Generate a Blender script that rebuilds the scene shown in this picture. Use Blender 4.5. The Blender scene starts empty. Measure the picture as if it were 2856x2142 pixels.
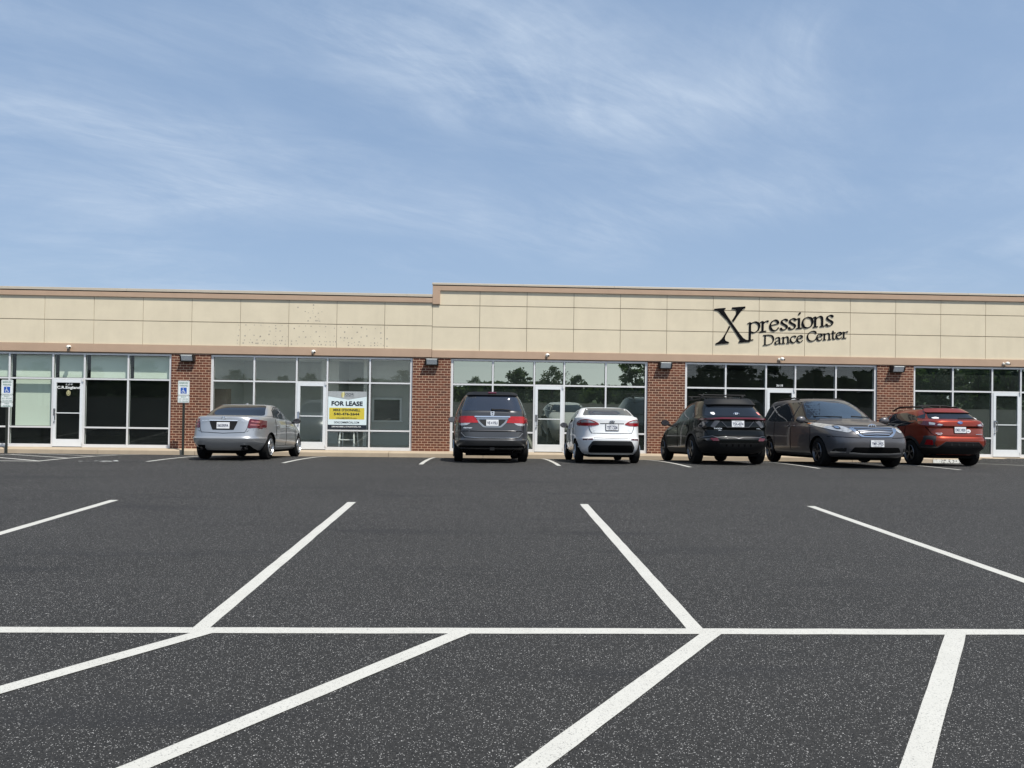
import bpy, bmesh, math, random
import numpy as np
from mathutils import Vector, Matrix
from mathutils.bvhtree import BVHTree
from mathutils.geometry import delaunay_2d_cdt

S = bpy.context.scene
COL = S.collection
random.seed(4)

# ------------------------------------------------------------------ camera
EYE = 1.70
cd = bpy.data.cameras.new('camera')
cam = bpy.data.objects.new('camera', cd)
COL.objects.link(cam)
CR = Vector((0.999154728, -0.038589117, 0.014167170))
CU = Vector((-0.014591864, -0.010746199, 0.999835785))
CF = Vector((0.038430537, 0.999197378, 0.011300202))
cam.matrix_world = Matrix(((CR.x, CU.x, -CF.x, 0), (CR.y, CU.y, -CF.y, 0), (CR.z, CU.z, -CF.z, EYE), (0, 0, 0, 1)))
cd.sensor_width = 36.0
cd.lens = 36.0 * 2036.45 / 2856.0
cd.clip_start = 0.05
cd.clip_end = 3000.0
S.camera = cam

# ------------------------------------------------------------------ sky, sun, exposure
SUN_DIR = Vector((0.34, -0.43, 1.0)).normalized()          # towards the sun
SUN_EL = math.asin(SUN_DIR.z)
SUN_AZ = math.atan2(SUN_DIR.x, SUN_DIR.y)
W = bpy.data.worlds.new('World')
S.world = W
W.use_nodes = True
nt = W.node_tree
nt.nodes.clear()
N = nt.nodes.new
L = nt.links.new


def wmath(op, a, b=None):
    n = N('ShaderNodeMath'); n.operation = op
    for i, v in enumerate((a, b)):
        if v is None:
            continue
        if isinstance(v, (int, float)):
            n.inputs[i].default_value = v
        else:
            L(v, n.inputs[i])
    return n.outputs[0]


out = N('ShaderNodeOutputWorld'); bg = N('ShaderNodeBackground')
sky = N('ShaderNodeTexSky'); sky.sky_type = 'NISHITA'; sky.sun_disc = False
sky.sun_elevation = SUN_EL; sky.sun_rotation = SUN_AZ
sky.air_density = 1.0; sky.dust_density = 1.2; sky.ozone_density = 1.6; sky.altitude = 400
tc = N('ShaderNodeTexCoord'); sep = N('ShaderNodeSeparateXYZ'); L(tc.outputs['Generated'], sep.inputs[0])
den = wmath('ADD', wmath('MAXIMUM', sep.outputs[2], 0.0), 0.16)
px, py = wmath('DIVIDE', sep.outputs[0], den), wmath('DIVIDE', sep.outputs[1], den)
comb = N('ShaderNodeCombineXYZ'); L(px, comb.inputs[0]); L(py, comb.inputs[1])


def cloud_noise(rot, scl, nscale, lo, hi, seed, dist=.8):
    m0 = N('ShaderNodeMapping'); L(comb.outputs[0], m0.inputs[0]); m0.inputs['Rotation'].default_value = (0, 0, math.radians(-rot))
    mp = N('ShaderNodeMapping'); L(m0.outputs[0], mp.inputs[0])
    mp.inputs['Scale'].default_value = (scl[0], scl[1], 1); mp.inputs['Location'].default_value = (seed, seed * .7, seed * .3)
    no = N('ShaderNodeTexNoise'); L(mp.outputs[0], no.inputs['Vector'])
    no.inputs['Scale'].default_value = nscale; no.inputs['Detail'].default_value = 11
    no.inputs['Roughness'].default_value = 0.64; no.inputs['Distortion'].default_value = dist
    mr = N('ShaderNodeMapRange'); mr.interpolation_type = 'SMOOTHSTEP'; L(no.outputs[0], mr.inputs[0])
    mr.inputs[1].default_value = lo; mr.inputs[2].default_value = hi
    return mr.outputs[0]


# bands of cirrus: (centre x, y on the cloud sheet, bearing, half length, half width, weight)
CIRRUS = [(-0.077, 1.596, 0.617, 0.389, 0.148, 1.0), (0.02, 1.489, 0.051, 0.214, 0.123, 0.8), (-0.897, 1.838, 0.417, 0.387, 0.151, 0.75), (0.571, 1.681, -0.251, 0.27, 0.177, 0.6), (0.74, 2.256, -0.533, 0.355, 0.199, 0.6), (-1.064, 2.303, -0.295, 0.282, 0.165, 0.45), (-0.646, 2.347, 0.386, 0.374, 0.151, 0.5), (0.163, 2.572, 0.619, 0.471, 0.209, 0.5), (-0.773, 1.478, 0.33, 0.243, 0.101, 0.35), (0.646, 1.431, 0.41, 0.128, 0.082, 0.4), (1.418, 1.905, -0.476, 0.208, 0.156, 0.35)]
band = None
for cx_, cy_, an_, hl_, hw_, k_ in CIRRUS:
    dx_, dy_ = wmath('SUBTRACT', px, cx_), wmath('SUBTRACT', py, cy_)
    u_ = wmath('ADD', wmath('MULTIPLY', dx_, math.cos(an_) / hl_), wmath('MULTIPLY', dy_, math.sin(an_) / hl_))
    v_ = wmath('ADD', wmath('MULTIPLY', dx_, -math.sin(an_) / hw_), wmath('MULTIPLY', dy_, math.cos(an_) / hw_))
    g_ = wmath('MULTIPLY', wmath('EXPONENT', wmath('MULTIPLY', wmath('ADD', wmath('POWER', wmath('ABSOLUTE', u_), 2.6), wmath('MULTIPLY', v_, v_)), -0.65)), k_ * 0.72)
    band = g_ if band is None else wmath('ADD', band, g_)
n1 = cloud_noise(45, (0.6, 1.3), 2.0, 0.26, 0.74, 3.1)
n2 = cloud_noise(12, (0.6, 1.3), 2.6, 0.30, 0.80, 7.7)
n4 = cloud_noise(35, (0.45, 1.9), 5.5, 0.30, 0.75, 5.2, 1.4)
n3 = cloud_noise(60, (0.7, 1.0), 0.9, 0.40, 0.75, 1.3)
n12 = wmath('ADD', wmath('MULTIPLY', n1, wmath('ADD', wmath('MULTIPLY', n4, 0.55), 0.58)), wmath('MULTIPLY', n2, 0.32))
cl = wmath('ADD', wmath('MULTIPLY', band, n12), wmath('MULTIPLY', n3, wmath('MULTIPLY', n2, 0.42)))
cl = wmath('ADD', cl, wmath('MULTIPLY', wmath('POWER', wmath('SUBTRACT', 1.0, wmath('MAXIMUM', sep.outputs[2], 0.0)), 5.0), 0.36))
# thin high haze: an even veil over the whole sky, whiter towards the sun's side of the horizon
zup = wmath('MAXIMUM', sep.outputs[2], 0.0)
veil = N('ShaderNodeMix'); veil.data_type = 'RGBA'; veil.inputs[0].default_value = 0.72
L(sky.outputs[0], veil.inputs[6]); veil.inputs[7].default_value = (2.1, 3.12, 4.75, 1)
mix = N('ShaderNodeMix'); mix.data_type = 'RGBA'
L(wmath('MINIMUM', cl, 0.9), mix.inputs[0]); L(veil.outputs[2], mix.inputs[6]); mix.inputs[7].default_value = (4.5, 5.3, 6.4, 1)
dot = N('ShaderNodeVectorMath'); dot.operation = 'DOT_PRODUCT'; L(tc.outputs['Generated'], dot.inputs[0]); dot.inputs[1].default_value = SUN_DIR
glow = wmath('MULTIPLY', wmath('POWER', wmath('MAXIMUM', dot.outputs['Value'], 0.0), 1.5), wmath('POWER', wmath('SUBTRACT', 1.0, zup), 6.0))
gcol = N('ShaderNodeMix'); gcol.data_type = 'RGBA'; gcol.blend_type = 'ADD'; gcol.inputs[0].default_value = 1.0
gs = N('ShaderNodeVectorMath'); gs.operation = 'SCALE'; gs.inputs[0].default_value = (30, 30, 29.5); L(glow, gs.inputs['Scale'])
L(mix.outputs[2], gcol.inputs[6]); L(gs.outputs[0], gcol.inputs[7])
L(gcol.outputs[2], bg.inputs[0]); bg.inputs[1].default_value = 0.116
L(bg.outputs[0], out.inputs[0])

sd = bpy.data.lights.new('sun', 'SUN'); sd.energy = 5.0; sd.angle = math.radians(0.55); sd.color = (1.0, 0.955, 0.88)
sun = bpy.data.objects.new('sun', sd); COL.objects.link(sun)
sun.rotation_euler = (-SUN_DIR).to_track_quat('-Z', 'Y').to_euler()
S.view_settings.view_transform = 'Standard'; S.view_settings.look = 'None'
S.view_settings.gamma = 1.0; S.view_settings.exposure = 0.22
S.cycles.max_bounces = 8; S.cycles.transparent_max_bounces = 12; S.cycles.glossy_bounces = 5
S.cycles.caustics_reflective = False; S.cycles.caustics_refractive = False


# ------------------------------------------------------------------ materials
def srgb(r, g, b):
    f = lambda c: c / 12.92 if c <= .04045 else ((c + .055) / 1.055) ** 2.4
    return (f(r / 255), f(g / 255), f(b / 255), 1)


class NT:
    def __init__(self, name):
        self.m = bpy.data.materials.new(name); self.m.use_nodes = True
        self.t = self.m.node_tree
        self.b = self.t.nodes['Principled BSDF']; self.o = self.t.nodes['Material Output']

    def n(self, typ, **kw):
        x = self.t.nodes.new(typ)
        for k, v in kw.items():
            setattr(x, k, v)
        return x

    def l(self, a, b):
        self.t.links.new(a, b)

    def math(self, op, a, b=None, c=None):
        x = self.n('ShaderNodeMath', operation=op)
        for i, v in enumerate((a, b, c)):
            if v is None:
                continue
            if isinstance(v, (int, float)):
                x.inputs[i].default_value = v
            else:
                self.l(v, x.inputs[i])
        return x.outputs[0]

    def coords(self, scale=(1, 1, 1), kind='Object'):
        t = self.n('ShaderNodeTexCoord'); mp = self.n('ShaderNodeMapping')
        self.l(t.outputs[kind], mp.inputs[0]); mp.inputs['Scale'].default_value = scale
        return mp.outputs[0]

    def noise(self, vec, scale, detail=4, rough=.55, dist=0):
        x = self.n('ShaderNodeTexNoise'); self.l(vec, x.inputs['Vector'])
        x.inputs['Scale'].default_value = scale; x.inputs['Detail'].default_value = detail
        x.inputs['Roughness'].default_value = rough; x.inputs['Distortion'].default_value = dist
        return x.outputs[0]

    def rng(self, v, a, b, lo=0., hi=1.):
        x = self.n('ShaderNodeMapRange'); self.l(v, x.inputs[0])
        for i, q in enumerate((a, b, lo, hi)):
            x.inputs[i + 1].default_value = q
        return x.outputs[0]

    def mix(self, f, a, b, mode='MIX'):
        x = self.n('ShaderNodeMix', data_type='RGBA', blend_type=mode)
        for i, v in ((0, f), (6, a), (7, b)):
            if isinstance(v, (int, float)):
                x.inputs[i].default_value = v
            elif isinstance(v, tuple):
                x.inputs[i].default_value = v
            else:
                self.l(v, x.inputs[i])
        return x.outputs[2]

    def bump(self, h, strength, dist=.01):
        x = self.n('ShaderNodeBump'); self.l(h, x.inputs['Height'])
        x.inputs['Strength'].default_value = strength; x.inputs['Distance'].default_value = dist
        self.l(x.outputs[0], self.b.inputs['Normal'])

    def base(self, c):
        if isinstance(c, tuple):
            self.b.inputs['Base Color'].default_value = c
        else:
            self.l(c, self.b.inputs['Base Color'])


def plain(name, col, rough=.5, metal=0., var=.06, vscale=6., coat=0., spec=.5):
    m = NT(name)
    v = m.coords()
    f = m.noise(v, vscale, 5)
    lo = tuple(c * (1 - var) for c in col[:3]) + (1,); hi = tuple(min(1, c * (1 + var)) for c in col[:3]) + (1,)
    m.base(m.mix(f, lo, hi))
    m.b.inputs['Roughness'].default_value = rough; m.b.inputs['Metallic'].default_value = metal
    m.b.inputs['Coat Weight'].default_value = coat; m.b.inputs['Coat Roughness'].default_value = .04
    m.b.inputs['Specular IOR Level'].default_value = spec
    return m.m


def mat_asphalt():
    m = NT('asphalt')
    v = m.coords()
    vo = m.n('ShaderNodeTexVoronoi', feature='F1'); m.l(v, vo.inputs['Vector']); vo.inputs['Scale'].default_value = 165
    sp = m.n('ShaderNodeSeparateColor'); m.l(vo.outputs['Color'], sp.inputs[0])
    vo2 = m.n('ShaderNodeTexVoronoi', feature='F1'); m.l(v, vo2.inputs['Vector']); vo2.inputs['Scale'].default_value = 75
    sp2 = m.n('ShaderNodeSeparateColor'); m.l(vo2.outputs['Color'], sp2.inputs[0])
    big = m.noise(m.coords((.5, 1.4, 1)), .45, 6, .6); mid = m.noise(v, 2.3, 5, .6); fine = m.noise(v, 95, 3, .75); grit = m.noise(v, 38, 4, .8)
    col = m.mix(m.rng(m.math('ADD', m.math('MULTIPLY', fine, .6), m.math('MULTIPLY', grit, .4)), .39, .61), (.003, .003, .0028, 1), (.038, .0365, .034, 1))
    col = m.mix(m.rng(big, .35, .65, 0, .5), col, m.mix(.5, col, (.040, .0385, .036, 1)))
    col = m.mix(m.rng(mid, .55, .75, 0, .3), col, (.012, .0118, .011, 1))
    # pale chips of stone worn clear of the bitumen
    chip = m.math('MULTIPLY', m.math('GREATER_THAN', sp.outputs[0], .87), m.math('LESS_THAN', vo.outputs['Distance'], .42))
    chip2 = m.math('MULTIPLY', m.math('GREATER_THAN', sp2.outputs[0], .972), m.math('LESS_THAN', vo2.outputs['Distance'], .34))
    col = m.mix(m.math('MULTIPLY', m.math('MAXIMUM', chip, chip2), m.rng(sp.outputs[1], 0, 1, .35, 1)), col, (.44, .43, .41, 1))
    # tyre scuffs and oil drips
    v2 = m.coords((.25, 1.6, 1)); sc = m.noise(v2, 1.1, 4, .5)
    col = m.mix(m.rng(sc, .58, .70, 0, .5), col, (.014, .014, .015, 1))
    m.base(col)
    m.b.inputs['Roughness'].default_value = .82; m.b.inputs['Specular IOR Level'].default_value = .35
    h = m.math('ADD', m.math('MULTIPLY', fine, .6), m.math('SUBTRACT', .5, vo.outputs['Distance']))
    m.bump(h, .7, .006)
    return m.m


def mat_paintline():
    m = NT('white_road_paint')
    v = m.coords()
    f = m.noise(v, 110, 4, .7); g = m.noise(v, 9, 4, .6)
    pit = m.math('MULTIPLY', m.rng(f, .565, .64), m.rng(g, .35, .65, .45, .95))
    col = m.mix(m.noise(v, 4, 5), (.42, .41, .37, 1), (.52, .51, .465, 1))
    m.base(m.mix(pit, col, (.09, .09, .088, 1)))
    m.b.inputs['Roughness'].default_value = .7
    m.bump(f, .4, .004)
    return m.m


def mat_worn():
    m = NT('worn_white_paint')
    v = m.coords()
    f = m.noise(v, 5, 6, .7)
    m.base(m.mix(m.rng(f, .47, .53), (.03, .03, .03, 1), (.42, .42, .40, 1)))
    m.b.inputs['Roughness'].default_value = .8
    return m.m


def mat_chipped():
    m = NT('chipped_kerb_paint')
    v = m.coords((1, 1, 1))
    f = m.noise(v, 14, 5, .7)
    m.base(m.mix(m.rng(f, .42, .47), (.12, .11, .095, 1), (.78, .77, .70, 1)))
    m.b.inputs['Roughness'].default_value = .8
    return m.m


def mat_brick():
    m = NT('red_brick')
    t = m.n('ShaderNodeTexCoord'); sp = m.n('ShaderNodeSeparateXYZ'); m.l(t.outputs['Object'], sp.inputs[0])
    cb = m.n('ShaderNodeCombineXYZ'); m.l(m.math('ADD', sp.outputs[0], sp.outputs[1]), cb.inputs[0]); m.l(sp.outputs[2], cb.inputs[1])
    br = m.n('ShaderNodeTexBrick', offset=.5); m.l(cb.outputs[0], br.inputs['Vector'])
    br.inputs['Scale'].default_value = 1; br.inputs['Brick Width'].default_value = .206; br.inputs['Row Height'].default_value = .0838
    br.inputs['Mortar Size'].default_value = .0085; br.inputs['Mortar Smooth'].default_value = .12; br.inputs['Bias'].default_value = -.1
    br.inputs['Color1'].default_value = (.165, .047, .021, 1); br.inputs['Color2'].default_value = (.080, .026, .015, 1)
    br.inputs['Mortar'].default_value = (.60, .42, .285, 1)
    f = m.noise(t.outputs['Object'], 30, 5, .7); g = m.noise(t.outputs['Object'], 1.2, 4)
    c = m.mix(m.rng(f, .3, .7, .75, 1.25), (0, 0, 0, 1), br.outputs['Color'])
    c2 = m.mix(m.rng(g, .3, .7, 0, .22), br.outputs['Color'], (.12, .045, .026, 1))
    c3 = m.mix(.5, c2, m.mix(m.rng(f, .35, .65, 0, .6), br.outputs['Color'], (.06, .023, .015, 1)))
    m.base(c3)
    m.b.inputs['Roughness'].default_value = .85
    h = m.math('ADD', m.math('MULTIPLY', m.math('SUBTRACT', 1, br.outputs['Fac']), 1.0), m.math('MULTIPLY', f, .3))
    m.bump(h, .6, .008)
    return m.m


def mat_stucco(name, c, var=.05):
    m = NT(name)
    v = m.coords(); a = m.noise(v, 1.3, 6, .6); b = m.noise(v, 140, 3, .6); d = m.noise(m.coords((1.2, 1, .22)), 2.0, 5, .6)
    lo = tuple(x * (1 - var) for x in c[:3]) + (1,); hi = tuple(x * (1 + var) for x in c[:3]) + (1,)
    col = m.mix(m.rng(a, .3, .7), lo, hi)
    col = m.mix(m.rng(d, .5, .8, 0, .22), col, tuple(x * .72 for x in c[:3]) + (1,))
    m.base(m.mix(m.rng(b, .35, .65, 0, .16), col, tuple(x * .75 for x in c[:3]) + (1,)))
    m.b.inputs['Roughness'].default_value = .9; m.b.inputs['Specular IOR Level'].default_value = .25
    m.bump(b, .5, .003)
    return m.m


def mat_glass(name, refl, rc, tc_, film=.05):
    m = NT(name)
    m.t.nodes.remove(m.b)
    tr = m.n('ShaderNodeBsdfTransparent'); tr.inputs[0].default_value = tc_
    gl = m.n('ShaderNodeBsdfGlossy'); gl.inputs['Color'].default_value = rc; gl.inputs['Roughness'].default_value = .004
    nz = m.noise(m.coords((1, 1, .6)), 1.6, 2, .5)
    bp = m.n('ShaderNodeBump'); m.l(nz, bp.inputs['Height']); bp.inputs['Strength'].default_value = .035; bp.inputs['Distance'].default_value = .02
    m.l(bp.outputs[0], gl.inputs['Normal'])
    ms = m.n('ShaderNodeMixShader'); ms.inputs[0].default_value = refl
    m.l(tr.outputs[0], ms.inputs[1]); m.l(gl.outputs[0], ms.inputs[2])
    # pale green-grey diffuse veil, put in to lighten the dark panes
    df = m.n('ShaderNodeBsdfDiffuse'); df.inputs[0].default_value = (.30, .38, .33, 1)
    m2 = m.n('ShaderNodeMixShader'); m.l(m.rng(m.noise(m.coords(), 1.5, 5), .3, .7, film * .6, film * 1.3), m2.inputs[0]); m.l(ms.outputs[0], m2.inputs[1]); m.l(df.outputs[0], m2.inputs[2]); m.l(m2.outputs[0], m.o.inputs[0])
    return m.m


def mat_carpaint(name, c, metal=.55, rough=.32, coat=.75):
    m = NT(name)
    v = m.coords(); fl = m.noise(v, 900, 2, .5); du = m.noise(m.coords((1, 1, 1)), 3, 5, .6)
    col = m.mix(m.rng(fl, .3, .7, 0, .35), c, tuple(min(1, x * 1.5 + .002) for x in c[:3]) + (1,))
    # road film low on the body
    sp = m.n('ShaderNodeSeparateXYZ'); m.l(v, sp.inputs[0])
    dust = m.math('MULTIPLY', m.rng(sp.outputs[2], .6, .2, 0, .22), m.rng(du, .3, .7))
    m.base(m.mix(dust, col, (.16, .145, .125, 1)))
    m.b.inputs['Metallic'].default_value = metal; m.b.inputs['Roughness'].default_value = rough
    m.b.inputs['Coat Weight'].default_value = coat; m.b.inputs['Coat Roughness'].default_value = .015
    m.b.inputs['Specular IOR Level'].default_value = .08
    return m.m


def mat_leaf(name, a, b):
    m = NT(name)
    v = m.coords(); f = m.noise(v, 1.1, 3); g = m.noise(v, 9, 2)
    m.base(m.mix(m.rng(m.math('ADD', m.math('MULTIPLY', f, .6), m.math('MULTIPLY', g, .4)), .35, .65), a, b))
    m.b.inputs['Roughness'].default_value = .6
    tl = m.n('ShaderNodeBsdfTranslucent'); tl.inputs[0].default_value = tuple(min(1, q * 1.6) for q in b[:3]) + (1,)
    mx = m.n('ShaderNodeMixShader'); mx.inputs[0].default_value = .35; m.l(m.b.outputs[0], mx.inputs[1]); m.l(tl.outputs[0], mx.inputs[2]); m.l(mx.outputs[0], m.o.inputs[0])
    return m.m


M = {
    'asphalt': mat_asphalt(), 'paint': mat_paintline(), 'worn': mat_worn(), 'chip': mat_chipped(), 'brick': mat_brick(),
    'panel': mat_stucco('cream_stucco', (.69, .605, .445, 1)), 'tan': mat_stucco('tan_stucco', (.46, .325, .23, 1)),
    'groove': plain('panel_joint', (.24, .19, .14, 1), .9), 'coping': plain('coping_metal', (.54, .47, .37, 1), .5, .1),
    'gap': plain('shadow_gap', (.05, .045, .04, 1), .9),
    'concrete': mat_stucco('kerb_concrete', (.40, .325, .235, 1), .12), 'alu': plain('clear_anodised_aluminium', (.70, .70, .69, 1), .45, .15),
    'alu_w': plain('white_aluminium', (.74, .76, .76, 1), .4, .1),
    'chrome': plain('chrome', (.75, .75, .77, 1), .12, 1.), 'black': plain('black_plastic', (.008, .008, .0085, 1), .55, spec=.25),
    'rubber': plain('tyre_rubber', (.006, .006, .006, 1), .85, spec=.2), 'dark': plain('underbody', (.003, .003, .003, 1), .9, spec=.1),
    'windscreen_cool': plain('cool_sheen_windscreen', (.034, .050, .070, 1), .03, 0, .12, 2, spec=.6),  # bluer version, sky sheen put into the base colour
    'windscreen': plain('sheen_windscreen', (.022, .028, .042, 1), .03, 0, .12, 2, spec=.9),  # base colour raised to stand in for cabin light and sky sheen
    'carglass': plain('car_glass', (.010, .012, .016, 1), .03, 0, .1, spec=.6),
    'trimblack': plain('gloss_black_trim', (.008, .008, .009, 1), .15, coat=.5),
    'clad': plain('grey_cladding', (.014, .0145, .0155, 1), .6),
    'red': plain('red_lens', (.24, .004, .008, 1), .2, 0, .3, 30, coat=.25), 'darkred': plain('smoked_red_lens', (.085, .004, .008, 1), .12, 0, .2, 30, coat=.8),
    'brightred': plain('bright_red_lens', (.36, .006, .008, 1), .2, 0, .45, 18, coat=.25),
    'pink': plain('pink_lens', (.30, .10, .10, 1), .12, 0, .3, 40, coat=.8),
    'headlamp': plain('headlamp_lens', (.36, .37, .38, 1), .10, .2, .85, 14, coat=.6),
    'clear': plain('clear_lens', (.44, .45, .46, 1), .10, .3, .3, 40, coat=.9), 'amber': plain('amber_lens', (.55, .17, .03, 1), .15, 0, .1, coat=.8),
    'smoke': plain('smoked_lens', (.035, .033, .036, 1), .08, 0, .3, 30, coat=.8),
    'plate': plain('plate_white', (.72, .73, .74, 1), .35), 'plate_ink': plain('plate_ink', (.02, .03, .08, 1), .5),
    'rim': plain('alloy_rim', (.36, .37, .38, 1), .28, .8), 'rim_dark': plain('dark_alloy_rim', (.10, .10, .105, 1), .3, .8),
    'signwhite': plain('sign_white', (.78, .80, .78, 1), .45), 'signgreen': plain('sign_green', (.02, .16, .10, 1), .5), 'signblue': plain('sign_blue', (.010, .085, .40, 1), .45),
    'post': plain('green_steel_post', (.045, .052, .045, 1), .6, .4),
    'letter': plain('black_sign_letter', (.006, .006, .007, 1), .9, spec=.1),
    'leaseyellow': plain('lease_yellow', (.62, .50, .05, 1), .5), 'leasegrey': plain('lease_grey', (.36, .38, .38, 1), .5, 0, .25, 9),
    'leasewhite': plain('lease_white', (.70, .80, .80, 1), .5), 'leaseblack': plain('lease_black', (.012, .018, .025, 1), .5),
    'gold': plain('gold_bar', (.42, .36, .07, 1), .4), 'palegold': plain('pale_gold_bar', (.75, .70, .38, 1), .4),
    'lens': plain('lamp_lens', (.62, .64, .62, 1), .3, 0, .15, 20), 'bronze': plain('dark_bronze_housing', (.028, .024, .022, 1), .5, .2),
    'camwhite': plain('camera_white', (.74, .72, .66, 1), .4),
    'blind': plain('roller_blind', (.66, .69, .60, 1), .8, 0, .03, 3), 'intgrey': plain('interior_grey_wall', (.60, .62, .59, 1), .9),
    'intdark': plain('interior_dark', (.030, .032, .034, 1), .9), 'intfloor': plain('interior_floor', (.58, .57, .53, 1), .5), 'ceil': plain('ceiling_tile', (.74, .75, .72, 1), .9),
    'intblack': plain('interior_black', (.008, .008, .008, 1), .6), 'upright_box': plain('brown_box', (.20, .14, .10, 1), .6),
    'bark': plain('bark', (.055, .042, .032, 1), .9, 0, .3, 5), 'grass': plain('grass', (.055, .085, .028, 1), .9, 0, .3, .5),
    'lf1': mat_leaf('leaf_dark', (.030, .052, .020, 1), (.075, .115, .038, 1)), 'lf2': mat_leaf('leaf_mid', (.040, .068, .024, 1), (.09, .14, .045, 1)),
    'stickerwhite': plain('sticker_white', (.75, .75, .75, 1), .5), 'stickerpink': plain('sticker_pink', (.62, .22, .20, 1), .5),
    'hole': plain('screw_hole', (.27, .22, .165, 1), .9), 'scrape': plain('scraped_stucco', (.56, .50, .39, 1), .9),
    'roof': plain('roof_membrane', (.30, .30, .29, 1), .9),
}
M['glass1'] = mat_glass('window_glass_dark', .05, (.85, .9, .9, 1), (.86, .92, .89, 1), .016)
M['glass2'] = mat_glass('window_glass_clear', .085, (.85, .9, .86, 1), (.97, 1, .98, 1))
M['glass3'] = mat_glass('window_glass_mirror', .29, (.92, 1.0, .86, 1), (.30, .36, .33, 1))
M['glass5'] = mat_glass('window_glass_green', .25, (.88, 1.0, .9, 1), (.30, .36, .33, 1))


# ------------------------------------------------------------------ object helpers
def empty(name, loc=(0, 0, 0), rot=(0, 0, 0), parent=None):
    o = bpy.data.objects.new(name, None); COL.objects.link(o)
    o.location = loc; o.rotation_euler = rot; o.parent = parent; o.empty_display_size = .2
    return o


def tag(o, label=None, cat=None, group=None, kind=None):
    for k, v in (('label', label), ('category', cat), ('group', group), ('kind', kind)):
        if v:
            o[k] = v
    return o


class MB:
    def __init__(self):
        self.v, self.f, self.mi, self.cur = [], [], [], 0

    def mat(self, i):
        self.cur = i
        return self

    def add(self, vs, fs):
        b = len(self.v)
        self.v += [tuple(p) for p in vs]
        for f in fs:
            self.f.append([b + i for i in f]); self.mi.append(self.cur)
        return self

    def box(self, x0, x1, y0, y1, z0, z1):
        return self.add([(x0, y0, z0), (x1, y0, z0), (x1, y1, z0), (x0, y1, z0), (x0, y0, z1), (x1, y0, z1), (x1, y1, z1), (x0, y1, z1)],
                        [(0, 3, 2, 1), (4, 5, 6, 7), (0, 1, 5, 4), (1, 2, 6, 5), (2, 3, 7, 6), (3, 0, 4, 7)])

    def prism(self, poly, y0, y1, axis='y'):
        """poly in (x,z), extruded from y0 (front) to y1"""
        n = len(poly)
        if axis == 'y':
            vs = [(a, y0, b) for a, b in poly] + [(a, y1, b) for a, b in poly]
        elif axis == 'x':
            vs = [(y0, a, b) for a, b in poly] + [(y1, a, b) for a, b in poly]
        else:
            vs = [(a, b, y0) for a, b in poly] + [(a, b, y1) for a, b in poly]
        return self.add(vs, [tuple(range(n)), tuple(range(2 * n - 1, n - 1, -1))] + [(i, i + n, (i + 1) % n + n, (i + 1) % n) for i in range(n)])

    def cyl(self, a, b, r0, r1=None, n=12, caps=True):
        a, b = Vector(a), Vector(b); r1 = r0 if r1 is None else r1
        d = (b - a).normalized(); u = d.orthogonal().normalized(); w = d.cross(u)
        vs = []
        for c, r in ((a, r0), (b, r1)):
            for i in range(n):
                t = 2 * math.pi * i / n
                vs.append(c + u * math.cos(t) * r + w * math.sin(t) * r)
        fs = [(i, (i + 1) % n, n + (i + 1) % n, n + i) for i in range(n)]
        if caps:
            fs += [tuple(range(n - 1, -1, -1)), tuple(range(n, 2 * n))]
        return self.add(vs, fs)

    def tube(self, pts, r, n=8):
        for a, b in zip(pts[:-1], pts[1:]):
            self.cyl(a, b, r, r, n)
        return self

    def ball(self, c, rx, ry, rz, nu=14, nv=9):
        vs, fs = [], []
        for j in range(nv + 1):
            t = math.pi * j / nv
            for i in range(nu):
                p = 2 * math.pi * i / nu
                vs.append((c[0] + rx * math.sin(t) * math.cos(p), c[1] + ry * math.sin(t) * math.sin(p), c[2] + rz * math.cos(t)))
        for j in range(nv):
            for i in range(nu):
                fs.append((j * nu + i, (j + 1) * nu + i, (j + 1) * nu + (i + 1) % nu, j * nu + (i + 1) % nu))
        return self.add(vs, fs)

    def build(self, name, mats, parent=None, smooth=False, bevel=0.):
        me = bpy.data.meshes.new(name); me.from_pydata(self.v, [], self.f)
        for m in (mats if isinstance(mats, (list, tuple)) else [mats]):
            me.materials.append(M[m] if isinstance(m, str) else m)
        me.polygons.foreach_set('material_index', self.mi)
        bm = bmesh.new(); bm.from_mesh(me); bmesh.ops.recalc_face_normals(bm, faces=bm.faces); bm.to_mesh(me); bm.free()
        if smooth:
            me.polygons.foreach_set('use_smooth', [True] * len(me.polygons))
            me.set_sharp_from_angle(angle=math.radians(40))
        me.update()
        o = bpy.data.objects.new(name, me); COL.objects.link(o); o.parent = parent
        if bevel:
            b = o.modifiers.new('edge', 'BEVEL'); b.width = bevel; b.segments = 2; b.limit_method = 'ANGLE'
        return o


_tc = {}


def text_geo(s, bold=0., shear=0.):
    """flat glyph triangles of a word in the built-in font, normalised to a unit box"""
    k = (s, bold, shear)
    if k in _tc:
        return _tc[k]
    cu = bpy.data.curves.new('lettering', 'FONT'); cu.body = s; cu.size = 1; cu.offset = bold; cu.shear = shear; cu.resolution_u = 3
    o = bpy.data.objects.new('lettering', cu); COL.objects.link(o)
    dg = bpy.context.evaluated_depsgraph_get()
    me = bpy.data.meshes.new_from_object(o.evaluated_get(dg))
    vs = [tuple(v.co) for v in me.vertices]; fs = [tuple(p.vertices) for p in me.polygons]
    bpy.data.objects.remove(o); bpy.data.curves.remove(cu); bpy.data.meshes.remove(me)
    x0, x1 = min(v[0] for v in vs), max(v[0] for v in vs); y0, y1 = min(v[1] for v in vs), max(v[1] for v in vs)
    vs = [((v[0] - x0) / (x1 - x0) - .5, (v[1] - y0) / (y1 - y0) - .5) for v in vs]
    _tc[k] = (vs, fs)
    return _tc[k]


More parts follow.
